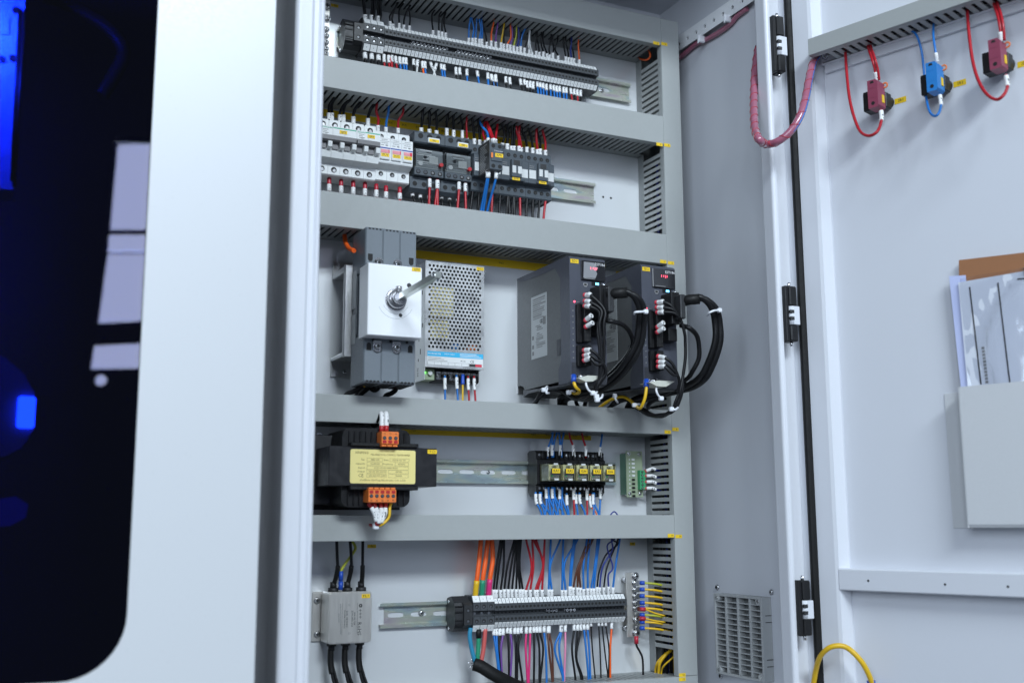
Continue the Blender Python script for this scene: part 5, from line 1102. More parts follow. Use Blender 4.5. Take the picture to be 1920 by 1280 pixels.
def sheet(name, pts, off, th, m_, label, cat):
    q = [sz(*zp(*p), off*.001) for p in pts]; o = M(f).prism(q, 'y', off, off+th).build(name, m_); return tag(o, label, cat)
sheet('envelope', ((836, 18), (1110, -14), (1110, 600), (845, 600)), -15, 2.0, 'kraft', 'brown card folder at the back of the document pocket', 'folder')
sheet('drawing', ((795, 84), (862, 80), (905, 600), (850, 600)), -11, 1.5, 'paper_blue', 'lilac blue booklet spine in the document pocket', 'booklet')
pap = sheet('drawing', ((832, 110), (1120, 60), (1120, 640), (880, 640)), -8, 1.0, 'paper', 'printed sheets with two long black lines in the document pocket', 'papers')
for (x0, y0), (x1, y1) in (((878, 127), (925, 530)), ((995, 110), (1045, 530)), ((1075, 95), (1110, 92))):
    a, b = sz(x0 and zp(x0, y0)[0], zp(x0, y0)[1], -.0065), sz(*zp(x1, y1), -.0065); M(f).tube([f(a[0], -6.8, a[1]), f(b[0], -6.8, b[1])], .0009, 4).build('printed_line', 'ink', pap)
for i in range(11): x, y = 932+i*1.6, 380+i*14; a = sz(*zp(x, y), -.0065); M(f).box(a[0]-1.5, a[0]+2.2, -6.9, -6.7, a[1]-1.6, a[1]+1.6).build('character', 'ink_grey', pap)
# creased clear sleeve round the papers
nx, nz = 14, 16; cor = [sz(*zp(*p), -.003) for p in ((836, 95), (1125, 40), (1125, 600), (872, 600))]; mm = M(f); pts = []
for j in range(nz+1):
    for i in range(nx+1):
        u, v = i/nx, j/nz; x = (cor[0][0]*(1-u)+cor[1][0]*u)*(1-v)+(cor[3][0]*(1-u)+cor[2][0]*u)*v; z = (cor[0][1]*(1-u)+cor[1][1]*u)*(1-v)+(cor[3][1]*(1-u)+cor[2][1]*u)*v
        pts.append((x, -4+3.2*math.sin(6*u+5*v+2*math.sin(4*v))+random.uniform(-1.1, 1.1), z))
mm.add(pts, [(j*(nx+1)+i, j*(nx+1)+i+1, (j+1)*(nx+1)+i+1, (j+1)*(nx+1)+i) for j in range(nz) for i in range(nx)], smooth=True)
tag(mm.build('plastic_sleeve', 'film', closed=False), 'creased clear plastic sleeve over the papers in the pocket', 'plastic sleeve')
# earth wire at the hinge side
zy = zoom(1280, 1040, 4.364)
ew = [((1070, 1060), -.32, 0), ((1090, 940), -.33, 0), ((1120, 840), -.345, 0), ((1180, 770), -.36, 0), ((1250, 742), -.37, 0)]
pts = [P(*zy(*q), Y) for q, Y, _ in ew]+[PD(*zy(*q), o) for q, o in (((1330, 750), .02), ((1400, 800), .018), ((1470, 880), .012), ((1520, 970), .004), ((1545, 1040), -.002), ((1550, 1090), -.004))]
o = wire(pts, .0036, 'yellow', 'thick yellow earth wire arching from the cabinet post to the door', None, n=8, k=6); q = [PD(*zy(x, y), -.004) for x, y in ((1540, 1025), (1552, 1120))]; M().tube(q, .0056, 10).build('cable_lug', 'blue_lug', o)
# filter vent on the side wall
zv = zoom(1320, 1080, 6.4)
def yz(x, y, X): p = PX(*zv(x, y), X); return p.y*1000, p.z*1000
vt = thing('filter_vent', 'grey filter vent grille with twelve slotted rows on the side wall', 'vent', (1.05, -.16, -.22)); XF = 1.042; f = face_x(1.06)
ya, zt_ = yz(112, 200, XF); yb, _ = yz(685, 240, XF); _, zb_ = yz(145, 1160, XF); yb2 = yz(710, 1270, XF)[0]
w_, h_ = yb-ya, zt_-zb_                        # y runs towards the door (negative)
def vb(u0, u1, d0, d1, v0, v1, name, m_='vent', par=vt, c=.5): return M(f).box(ya+w_*u0, ya+w_*u1, d0, d1, zb_+h_*v0, zb_+h_*v1, 0, c).build(name, m_, par)
vb(0, 1, .2, 3, 0, 1, 'back_frame'); vb(.02, .98, 3.1, 5, .02, .98, 'filter_mat', 'filter_mesh')
vb(0, .035, 3.1, 18, 0, 1, 'frame_side'); vb(.965, 1, 3.1, 18, 0, 1, 'frame_side'); vb(.036, .964, 3.1, 18, 0, .03, 'frame_side'); vb(.036, .964, 3.1, 18, .97, 1, 'frame_side')
for i in range(1, 14): v = .03+.94*i/14; vb(.036, .964, 5.5, 16.5, v-.007, v+.007, 'slat', c=.2)
for i in range(1, 4): u = i/4; vb(u-.018, u+.018, 5.2, 17.2, .031, .969, 'mullion', c=.3)
for u, v in ((.07, .95), (.93, .95), (.07, .05), (.93, .05)):
    y_, z_ = ya+w_*u, zb_+h_*v; m = M(f); m.cyl((y_, 6, z_), (y_, 18.4, z_), 5.2, 16, 0); m.cyl((y_, 18.3, z_), (y_, 18.8, z_), 3.0, 12, 1); m.build('corner_boss', ['vent', 'steel'], vt)
for q in ((152, 130), (800, 188), (195, 1192)):
    y_, z_ = yz(*q, 1.058); m = M(f); screw(m, y_, .1, z_, 4.4, 3); m.build('wall_screw', ['steel', 'char'], vt)
for v in (.18, .26, .70, .78): M(f).box(yb-.35, yb-.02, .5, 12, zb_+h_*v-.5, zb_+h_*v+.5).build('snap_slot', 'hole', vt)
# ================================================================== SERVO CABLES
def cable(pts, r, label, group=None, col='black', k=7, n=10): return wire(pts, r, col, label, group, k=k, n=n, name='cable', cat='cable')
zA = zoom(1040, 470, 8.533); zB = zoom(980, 640, 8.535); zC = zoom(1160, 480, 8.0); zD = zoom(1160, 630, 8.0)
def Q(z, x, y, Y): return P(*z(x, y), Y)
# the big double cables
for j in (0, 1):
    o_ = V((.0072*j, -.002*j, -.003*j))
    a = [Q(zA, 860, 700, -.215)+o_*.2, Q(zA, 1000, 680, -.225)+o_*.4, Q(zA, 1150, 660, -.232)+o_*.6, Q(zA, 1270, 740, -.235)+o_, Q(zA, 1345, 900, -.232)+o_, Q(zA, 1350, 1100, -.225)+o_, P(1193, 640, -.215)+o_, P(1175, 675, -.20)+o_, P(1150, 705, -.17)+o_, P(1115, 728, -.13)+o_, P(1075, 738, -.10)+o_, P(1052, 745, -.08)+o_, P(1050, 762, -.06)+o_]
    cable(a, .0045, 'thick black double cable curving down from the SD1 drive plug', 'double cables of the SD1 drive')
    b = [Q(zC, 930, 680, -.215)+o_*.2, Q(zC, 1080, 640, -.225)+o_*.4, Q(zC, 1220, 620, -.232)+o_*.6, Q(zC, 1340, 700, -.235)+o_, Q(zC, 1415, 830, -.235)+o_, Q(zC, 1445, 1000, -.232)+o_, Q(zD, 1455, 0, -.23)+o_, Q(zD, 1420, 180, -.225)+o_, Q(zD, 1340, 400, -.215)+o_, Q(zD, 1230, 600, -.20)+o_, Q(zD, 1050, 730, -.17)+o_, Q(zD, 800, 800, -.14)+o_, Q(zD, 450, 880, -.11)+o_, Q(zD, 220, 960, -.09)+o_, Q(zD, 140, 1060, -.07)+o_, Q(zD, 140, 1120, -.06)+o_]
    cable(b, .0048, 'thick black double cable sweeping out from the SD2 drive plug', 'double cables of the SD2 drive')
for nm, a, b in (('SD1', Q(zA, 845, 715, -.212), Q(zA, 1130, 665, -.232)), ('SD2', Q(zC, 930, 690, -.212), Q(zC, 1190, 640, -.232))):
    o = M().tube([a, a.lerp(b, .5)+V((0, 0, .001)), b+V((.003, 0, 0))], .0078, 14).build('heat_shrink', 'rubber', closed=False); tag(o, 'black shrink tube over the cable end at the %s drive plug' % nm, 'shrink tube')
# thin power wires, their sleeves at the connectors
def pw(z, x, y, dx, dy, path, lab, grp, e=None, cap=False):
    a = Q(z, x, y, -.192); b = Q(z, x+dx, y+dy, -.206); pts = [a, a.lerp(b, .5), b]+path
    if not path: pts = [a, b]
    wire(pts, .0023, 'black' if path else 'white', lab, grp, sl=(b-a).length*.72, s0=(b-a).length*.28, boot=((b-a).length*.28, 'red_window', .0013), n=8, k=6, sr=.0036)
p1 = [[Q(zA, 800, 950, -.215), P(1132, 610, -.215), P(1133, 660, -.21), P(1130, 700, -.205)], [Q(zA, 750, 960, -.213), P(1124, 610, -.213), P(1128, 660, -.21), P(1126, 702, -.205)], [Q(zA, 720, 1000, -.21), P(1121, 620, -.21), P(1125, 665, -.208), P(1124, 703, -.203)]]
bot1 = [P(1121, 722, -.2), P(1113, 741, -.19), P(1096, 748, -.17), P(1075, 745, -.14), P(1056, 733, -.11), P(1035, 728, -.09), P(1018, 735, -.08), P(1005, 752, -.07), P(998, 768, -.06)]
for (x, y, dx, dy), pth in zip(((475, 708, 110, 10), (475, 800, 100, 25), (475, 880, 95, 15)), p1): pw(zA, x, y, dx, dy, pth+[q+V((.002*random.uniform(-1, 1), .002*random.uniform(-1, 1), .002*random.uniform(-1, 1))) for q in bot1], 'black power wire from the upper plug of the SD1 drive', 'upper power wires of the SD1 drive')
for x, y, dx, dy in ((485, 1120, 105, -85), (485, 1225, 125, -75)): pw(zA, x, y, dx, dy, [], 'empty white sleeve sticking out of the SD1 drive plug', 'empty sleeves of the SD1 drive')
for x, y, dx, dy in ((975, 140, 110, 0), (975, 225, 105, -10), (975, 305, 110, -35)):
    pw(zB, x, y, dx, dy, [Q(zB, x+210, y+70, -.21), Q(zB, 1290, 360, -.21), Q(zB, 1330, 520, -.208)]+[q+V((.0025*random.uniform(-1, 1), .002, .002*random.uniform(-1, 1))) for q in bot1], 'black motor wire from the lower plug of the SD1 drive', 'lower motor wires of the SD1 drive')
bot2 = [Q(zD, 930, 800, -.205), Q(zD, 880, 1000, -.20), Q(zD, 800, 1120, -.19), Q(zD, 640, 1190, -.17), Q(zD, 470, 1170, -.145), Q(zD, 320, 1090, -.12), Q(zD, 190, 990, -.10), Q(zD, 60, 950, -.09), P(1150, 757, -.08), P(1138, 770, -.06)]
for x, y, dx, dy, k_ in ((555, 697, 120, -10, 0), (560, 772, 115, 0, 1), (570, 845, 110, -5, 2)):
    pw(zC, x, y, dx, dy, [Q(zC, 800+k_*20, 760+k_*50, -.212), Q(zC, 930, 960, -.214), Q(zC, 990, 1160, -.214), Q(zD, 1000, 100, -.212), Q(zD, 1000, 330, -.21), Q(zD, 965, 600, -.207)]+[q+V((.003*random.uniform(-1, 1), .002*random.uniform(-1, 1), .002*random.uniform(-1, 1))) for q in bot2], 'black power wire from the upper plug of the SD2 drive', 'upper power wires of the SD2 drive')
for x, y, dx, dy in ((565, 1075, 110, -80), (565, 1150, 115, -70)): pw(zC, x, y, dx, dy, [], 'empty white sleeve sticking out of the SD2 drive plug', 'empty sleeves of the SD2 drive')
for x, y, dx, dy in ((580, 300, 120, 30), (580, 380, 115, 20), (580, 455, 115, 5)):
    pw(zD, x, y, dx, dy, [Q(zD, x+230, y+120, -.21), Q(zD, 890, 600, -.21), Q(zD, 910, 700, -.207)]+[q+V((.003*random.uniform(-1, 1), .002, .002*random.uniform(-1, 1))) for q in bot2], 'black motor wire from the lower plug of the SD2 drive', 'lower motor wires of the SD2 drive')
# encoder cables
cable([Q(zA, 760, 1110, -.20), Q(zA, 900, 1130, -.215), Q(zA, 1080, 1180, -.21), P(1180, 622, -.2), P(1186, 645, -.19), P(1172, 672, -.17), P(1140, 705, -.14), P(1105, 735, -.1), P(1095, 765, -.06)], .0034, 'thin black encoder cable curving from the SD1 drive')
cable([Q(zC, 930, 1040, -.20), Q(zC, 1060, 1080, -.215), Q(zC, 1170, 1190, -.21), Q(zD, 1205, 150, -.205), Q(zD, 1200, 340, -.2), Q(zD, 1110, 520, -.19), Q(zD, 1020, 640, -.17), Q(zD, 700, 860, -.13), Q(zD, 470, 1000, -.10), Q(zD, 420, 1130, -.07)], .0036, 'thin black encoder cable curving from the SD2 drive beside the side wall')
cable([P(1085, 765, -.06), P(1080, 752, -.07), P(1086, 745, -.08), P(1100, 738, -.1)], .0030, 'short black cable bending into the duct under the SD1 drive')
# yellow earth wires
o = wire([Q(zB, 815, 545, -.182), Q(zB, 820, 650, -.186), Q(zB, 850, 730, -.188), Q(zB, 905, 790, -.18), Q(zB, 890, 825, -.16), Q(zB, 800, 830, -.13), Q(zB, 700, 760, -.11), Q(zB, 600, 720, -.09)], .0024, 'yellow', 'yellow earth wire with blue lug under the SD1 drive', None, n=8); M().tube([Q(zB, 815, 540, -.182), Q(zB, 818, 655, -.186)], .0040, 10).build('cable_lug', 'blue_lug', o)
o = wire([Q(zD, 415, 660, -.182), Q(zD, 415, 770, -.186), Q(zD, 395, 920, -.186), Q(zD, 350, 1040, -.18), Q(zD, 310, 1080, -.17), Q(zD, 250, 1040, -.14), Q(zD, 180, 970, -.115), Q(zD, 90, 915, -.10), P(1160, 744, -.09), P(1140, 752, -.08), P(1118, 768, -.06)], .0024, 'yellow', 'yellow earth wire with blue lug under the SD2 drive', None, n=8); M().tube([Q(zD, 415, 655, -.182), Q(zD, 415, 768, -.186)], .0040, 10).build('cable_lug', 'blue_lug', o)
# tie bases and cable ties
for z, c in ((zB, ((880, 590), (1030, 545), (1265, 555), (1110, 640), (990, 640))), (zD, ((450, 690), (580, 665), (830, 680), (700, 760), (560, 750)))):
    q = [Q(z, *p, -.195) for p in c]; o = M().prism([(p.x, p.z) for p in q], 'y', -.197, -.170).build('tie_base', 'beige'); tag(o, 'cream stick-on tie base under the %s drive' % ('SD1' if z is zB else 'SD2'), 'tie base')
def tie(z, knot, Y, loop, label, group=None):
    t = thing('cable_tie', label, 'cable tie', Q(z, *knot, Y), group); p = Q(z, *knot, Y)
    m = M(lambda x, d, zz: V((p.x+x*.001, p.y-d*.001, p.z+zz*.001))); m.box(-3.4, 3.4, -2.5, 3.5, -3.2, 3.2, 0, 1.2); m.build('head', 'tie', t)
    if loop: M().tube(crom([Q(z, x, y, yy) for x, y, yy in loop], 6), .0017, 6).build('strap', 'tie', t, closed=False)
tie(zA, (1455, 975), -.246, ((1455, 975, -.246), (1380, 975, -.250), (1290, 985, -.248), (1272, 1010, -.236)), 'white cable tie round the double cable of the SD1 drive')
tie(zC, (1510, 815), -.246, ((1510, 815, -.246), (1430, 820, -.252), (1360, 850, -.250), (1330, 890, -.238)), 'white cable tie round the double cable of the SD2 drive')
tie(zB, (1190, 935), -.206, ((1190, 935, -.206), (1260, 900, -.206), (1280, 850, -.196)), 'white cable tie at the lowest bend of the SD1 wires')
tie(zB, (1180, 880), -.205, ((1190, 900, -.203), (1165, 850, -.204), (1190, 800, -.196)), 'white strap round the upright wires below the SD1 drive')
tie(zB, (735, 815), -.160, ((735, 815, -.16), (790, 790, -.16), (830, 800, -.15)), 'white cable tie beside the yellow earth wire of the SD1 drive')
tie(zB, (335, 775), -.105, ((335, 775, -.105), (370, 740, -.105), (400, 720, -.1), (380, 820, -.11), (420, 825, -.105)), 'white cable tie where the SD1 wires enter the duct')
tie(zB, (1120, 825), -.196, ((1015, 640, -.19), (1015, 690, -.198), (1050, 770, -.198), (1110, 820, -.197)), 'white cable tie hanging from the tie base under the SD1 drive')
tie(zB, (1470, 870), -.098, ((1470, 870, -.10), (1490, 930, -.106), (1520, 975, -.10)), 'white cable tie round the SD2 wires entering the duct')
tie(zD, (635, 935), -.196, ((565, 770, -.19), (565, 820, -.198), (590, 880, -.198), (630, 925, -.197)), 'white cable tie hanging from the tie base under the SD2 drive')
tie(zD, (790, 1095), -.206, ((790, 1095, -.206), (850, 1100, -.210), (890, 1070, -.202)), 'white cable tie at the lowest bend of the SD2 wires')
tie(zD, (235, 1035), -.150, ((235, 1035, -.15), (290, 1020, -.15), (330, 1025, -.14)), 'white cable tie beside the yellow earth wire of the SD2 drive')
# ================================================================== WIRES OF THE TERMINAL STRIPS AND THE BREAKER ROW
zw1 = zoom(590, 0, 5.565); zw2 = zoom(900, 0, 4.74)
def upw(z, x, yb, yt, mids, c, r, where, dd=-.029, k_=5, dup_=0, boot=None):
    # wire rising from a terminal: (x, yb) foot of the sleeve, yt its top, mids further pixels up to the duct
    a = P(*z(x, yb+6), dd); b = P(*z(x, yt), dd-.002); pts = [a, b]; n = len(mids)
    for i, q in enumerate(mids): pts.append(P(*z(*q), (dd-.004-.006*(i+1)/n) if dd > -.05 else dd+(-.048-dd)*((i+1)/n)**.7))
    pts.append(pts[-1]+V((.001, 0, .014)))
    L = (b-a).length
    wire(pts, r, c, '%s wire rising from %s' % (NM[c], where), 'wires rising from '+where, sl=L, s0=0, k=k_, boot=boot)
    for j in range(dup_): wire([p+V((.0036*(j+1), -.001, 0)) if i > 0 else p for i, p in enumerate(pts)], r, c, '%s wire rising from %s' % (NM[c], where), 'wires rising from '+where, k=k_)
NM = dict(black='black', red='red', blue='blue', darkblue='dark blue', orange='orange', purple='purple', yellow='yellow', yellowgreen='yellow green', green='green', white='white', brown='brown', pink='bright pink', rose='pale pink', cyan='blue green', salmon='dull red')
def dnw(z, x, yt, yb, ends, c, r, where, dd=-.029, tilt=0, boot=None, drop=.02, dup_=0):
    a = P(*z(x-tilt*.1, yt-6), dd); b = P(*z(x+tilt, yb), dd-.003); pts = [a, b]
    for i, q in enumerate(ends): pts.append(P(*z(*q), dd-.006 if dd > -.05 else -.060))
    if not ends: pts.append(b+(b-a).normalized()*.02)
    pts.append(pts[-1]+V((0, 0, -drop)))
    s0 = .0015 if not boot else boot[0]
    wire(pts, r, c, '%s wire hanging from %s' % (NM[c], where), 'wires hanging from '+where, sl=max(.006, (b-a).length-s0), s0=s0, boot=boot, k=5)
    for j in range(dup_): wire([p+V((.0034*(j+1), -.001, 0)) if i > 0 else p for i, p in enumerate(pts)], r, c, '%s wire hanging from %s' % (NM[c], where), 'wires hanging from '+where, k=5)
U1 = 'the upper terminal strip'
for x, yb, yt, m_, r, d_ in ((525, 215, 155, ((515, 70), (508, -20)), .0026, 0), (592, 225, 160, ((597, 80), (600, -20)), .0020, 1), (662, 240, 170, ((660, 80), (658, -20)), .0020, 1)): upw(zw1, x, yb, yt, m_, 'black', r, U1, dup_=d_)
for x, yb, yt, m_, c in ((788, 295, 225, ((785, 170), (825, 110), (870, 10)), 'black'), (818, 300, 250, ((808, 200), (830, 110), (880, 10)), 'black'), (882, 305, 245, ((880, 170), (890, 90), (950, 5)), 'black'), (930, 315, 262, ((935, 200), (965, 110), (1035, 5)), 'black'), (990, 330, 272, ((996, 190), (985, 80), (1010, 10)), 'black'),
        (1235, 380, 320, ((1225, 240), (1228, 150), (1270, 80)), 'black'), (1295, 385, 325, ((1295, 240), (1300, 160), (1345, 90)), 'black'), (1330, 390, 335, ((1330, 240), (1350, 170), (1395, 70)), 'black'), (1367, 405, 345, ((1350, 250), (1360, 160), (1395, 75)), 'black'),
        (1608, 455, 400, ((1612, 290), (1625, 195)), 'blue'), (1648, 460, 400, ((1660, 300), (1640, 205)), 'blue'), (1680, 470, 400, ((1686, 300), (1692, 195)), 'blue'), (1720, 475, 410, ((1735, 310), (1718, 210)), 'blue'), (1745, 480, 410, ((1750, 320), (1742, 215)), 'blue'), (1795, 500, 440, ((1785, 380), (1765, 300), (1755, 230)), 'black')):
    upw(zw1, x, yb, yt, m_, c, .0014, U1)
for x, yb, yt, m_, c in ((100, 425, 365, ((103, 290), (122, 200)), 'orange'), (140, 430, 375, ((143, 310), (157, 225)), 'purple'), (188, 440, 380, ((200, 310), (212, 240)), 'yellow'), (212, 445, 392, ((212, 320), (216, 250)), 'black'), (245, 450, 395, ((275, 330), (270, 235)), 'orange'), (270, 455, 400, ((288, 330), (285, 240)), 'purple'),
        (300, 460, 410, ((320, 330), (325, 245)), 'yellowgreen'), (332, 470, 420, ((345, 350), (342, 255)), 'darkblue'), (362, 475, 415, ((378, 310), (425, 210)), 'blue'), (397, 485, 428, ((430, 350), (470, 230)), 'black'), (437, 492, 445, ((430, 400), (437, 345)), 'white'), (462, 500, 470, ((445, 410), (440, 345)), 'white'),
        (500, 500, 455, ((495, 390), (505, 320)), 'black'), (527, 512, 465, ((515, 390), (500, 325)), 'black'), (562, 518, 462, ((545, 400), (545, 335)), 'black'), (595, 527, 477, ((570, 410), (560, 345)), 'black'), (620, 537, 487, ((615, 440), (632, 350)), 'black'), (648, 532, 472, ((655, 430), (640, 355)), 'black'), (693, 558, 497, ((668, 440), (690, 365)), 'black'),
        (762, 562, 505, ((750, 440), (740, 370)), 'black'), (787, 572, 512, ((780, 450), (760, 375)), 'black'), (812, 578, 516, ((805, 450), (812, 385)), 'darkblue'), (835, 580, 522, ((825, 450), (800, 375)), 'black'), (882, 582, 532, ((878, 470), (874, 395)), 'orange')):
    upw(zw2, x, yb, yt, m_, c, .0014, U1)
for x, yt, yb, c, r, t, d_ in ((522, 540, 620, 'black', .0026, 5, 0), (592, 552, 630, 'black', .0026, 5, 0), (662, 562, 640, 'black', .0026, 5, 0), (722, 572, 658, 'red', .0017, 5, 0), (770, 582, 662, 'red', .0017, 5, 1), (806, 575, 652, 'red', .0015, 2, 0), (842, 588, 668, 'red', .0016, 10, 0), (885, 595, 675, 'blue', .0016, 8, 0), (922, 600, 677, 'blue', .0016, 8, 0), (952, 604, 682, 'blue', .0016, 5, 0),
        (1032, 618, 687, 'black', .0016, 2, 0), (1075, 622, 700, 'white', .0016, -5, 0), (1122, 642, 720, 'orange', .0016, 8, 0), (1150, 644, 722, 'blue', .0016, 4, 0), (1205, 645, 715, 'white', .0014, 25, 0), (1272, 658, 735, 'white', .0014, -18, 0), (1318, 660, 732, 'blue', .0016, 8, 0), (1348, 668, 742, 'blue', .0016, 6, 0),
        (1472, 702, 787, 'black', .0015, 5, 0), (1510, 702, 787, 'black', .0015, 8, 0), (1587, 718, 797, 'blue', .0016, 3, 0), (1694, 735, 803, 'blue', .0016, 10, 0), (1805, 755, 832, 'blue', .0016, 5, 0), (1842, 780, 858, 'blue', .0016, 18, 0), (1882, 785, 862, 'black', .0016, 10, 0)):
    dnw(zw1, x, yt, yb, (), c, r, U1, tilt=t, dup_=d_)
for x, yt, yb, c, t in ((68, 648, 707, 'blue', 2), (98, 664, 722, 'black', 10), (138, 664, 732, 'blue', 8), (228, 684, 742, 'black', 3), (262, 690, 757, 'black', 8), (355, 698, 762, 'black', 12), (390, 702, 762, 'black', 12), (416, 722, 787, 'black', 3), (445, 722, 787, 'black', 2), (472, 727, 797, 'black', 0), (508, 724, 777, 'blue', 4), (534, 732, 784, 'blue', 4), (560, 738, 792, 'blue', 3), (590, 747, 807, 'blue', 2),
        (626, 749, 803, 'blue', 2), (654, 757, 812, 'blue', 4), (680, 762, 822, 'blue', 4), (707, 764, 822, 'blue', 2), (742, 772, 832, 'blue', 2), (767, 777, 834, 'blue', 2), (804, 784, 842, 'red', 8), (836, 787, 848, 'black', 4), (864, 792, 857, 'red', 3), (894, 797, 862, 'black', 0)):
    dnw(zw2, x, yt, yb, (), c, .0015, U1, tilt=t)
# row 2
U2 = 'the breakers and fuse holders'
for x, yb, yt, m_, c, r in ((155, 268, 185, ((160, 110), (185, 60), (215, 10)), 'black', .0021), (188, 268, 185, ((188, 110), (200, 60), (222, 12)), 'black', .0021), (275, 288, 205, ((285, 160), (320, 100), (400, 20)), 'black', .0021), (315, 290, 205, ((320, 150), (340, 90), (405, 22)), 'black', .0021), (422, 305, 225, ((430, 180), (455, 120), (540, 30)), 'black', .0023), (582, 328, 245, ((600, 180), (625, 120), (690, 50)), 'black', .0023), (690, 388, 320, ((695, 250), (672, 165)), 'red', .0020), (778, 392, 340, ((785, 270), (803, 185)), 'blue', .0019), (910, 404, 350, ((915, 270), (962, 188)), 'red', .0019)):
    upw(z3, x, yb, yt, m_, c, r, U2, dd=-.036)
U3 = 'the overload relays and contactors'
for x, yb, yt, m_, c, r in ((175, 288, 230, ((185, 150), (192, 35)), 'black', .0022), (262, 298, 245, ((265, 150), (265, 45)), 'black', .0022), (340, 304, 260, ((345, 170), (328, 55)), 'black', .0022), (452, 322, 235, ((455, 170), (468, 85)), 'black', .0020), (527, 334, 255, ((522, 180), (525, 100)), 'black', .0018), (622, 348, 258, ((624, 200), (603, 105)), 'black', .0016), (672, 365, 345, ((668, 260), (668, 175)), 'red', .0016),
        (752, 418, 350, ((742, 230), (730, 135)), 'black', .0020), (812, 428, 362, ((805, 230), (795, 140)), 'black', .0020), (1062, 410, 395, ((1085, 300), (1050, 185)), 'black', .0019), (1112, 474, 405, ((1120, 290), (1100, 190)), 'black', .0022), (1160, 484, 430, ((1168, 310), (1165, 205)), 'black', .0020), (1186, 492, 430, ((1190, 320), (1195, 225)), 'black', .0020), (1240, 494, 430, ((1235, 340), (1210, 255)), 'red', .0020), (1263, 498, 445, ((1252, 370), (1240, 290)), 'red', .0020), (1325, 504, 440, ((1310, 350), (1268, 255)), 'black', .0020), (1388, 514, 450, ((1375, 350), (1345, 245)), 'black', .0020), (1440, 524, 465, ((1432, 390), (1430, 300)), 'red', .0020), (1472, 528, 460, ((1470, 370), (1438, 280)), 'black', .0020), (1528, 538, 475, ((1525, 370), (1495, 250)), 'red', .0020)):
    upw(z4, x, yb, yt, m_, c, r, U3, dd=-.042)
for x, yb, yt, m_, c, dd_ in ((903, 385, 348, ((890, 280), (840, 220), (800, 130)), 'blue', -.080), (962, 395, 352, ((940, 290), (905, 200), (880, 140)), 'red', -.078), (950, 395, 355, ((920, 290), (900, 220), (885, 150)), 'red', -.076), (985, 395, 360, ((990, 300), (1003, 225)), 'red', -.074), (875, 400, 370, ((850, 300), (860, 210), (870, 150)), 'red', -.06)): upw(z4, x, yb, yt, m_, c, .0020, 'the auxiliary block', dd=dd_)
for x, yt, yb in ((158, 905, 1045), (288, 925, 1065), (420, 940, 1080), (548, 955, 1095), (672, 970, 1110), (778, 990, 1122), (928, 1005, 1132)): dnw(z3, x, yt, yb, (), 'red', .0024, U2, dd=-.034, boot=(.010, 'red_lug', .0008))
for x, yt, yb, e, c, dd_ in ((80, 925, 980, (105, 1040), 'black', -.03), (165, 940, 1000, (190, 1045), 'black', -.03), (258, 940, 1000, (275, 1050), 'black', -.03), (395, 955, 1010, (402, 1070), 'black', -.03), (482, 965, 1020, (490, 1085), 'black', -.03), (570, 980, 1030, (578, 1100), 'black', -.03),
        (265, 790, 885, (258, 1062), 'red', -.048), (346, 805, 900, (325, 1072), 'red', -.048), (352, 805, 900, (352, 1074), 'red', -.048), (585, 825, 910, (570, 1102), 'red', -.048), (655, 840, 930, (660, 1118), 'red', -.048), (735, 835, 920, (710, 1122), 'black', -.042), (805, 840, 930, (790, 1132), 'black', -.042),
        (893, 710, 785, (825, 1138), 'blue', -.085), (905, 710, 785, (850, 1138), 'blue', -.085), (985, 700, 795, (892, 1142), 'blue', -.085), (895, 870, 940, (875, 1142), 'black', -.042), (950, 850, 935, (940, 1152), 'red', -.042), (1035, 870, 950, (1025, 1162), 'black', -.042), (1115, 870, 955, (1105, 1172), 'black', -.042), (1125, 880, 965, (1135, 1172), 'black', -.042), (1180, 880, 965, (1168, 1182), 'black', -.042), (1190, 885, 970, (1190, 1182), 'black', -.042),
        (1250, 880, 980, (1253, 1192), 'red', -.042), (1328, 905, 990, (1318, 1202), 'black', -.042), (1393, 910, 995, (1387, 1207), 'black', -.042), (1463, 930, 1015, (1450, 1217), 'black', -.042), (1530, 930, 1010, (1508, 1222), 'red', -.042)):
    dnw(z4, x, yt, yb, (e,), c, .0020, 'the auxiliary block' if dd_ == -.085 else U3, dd=dd_)
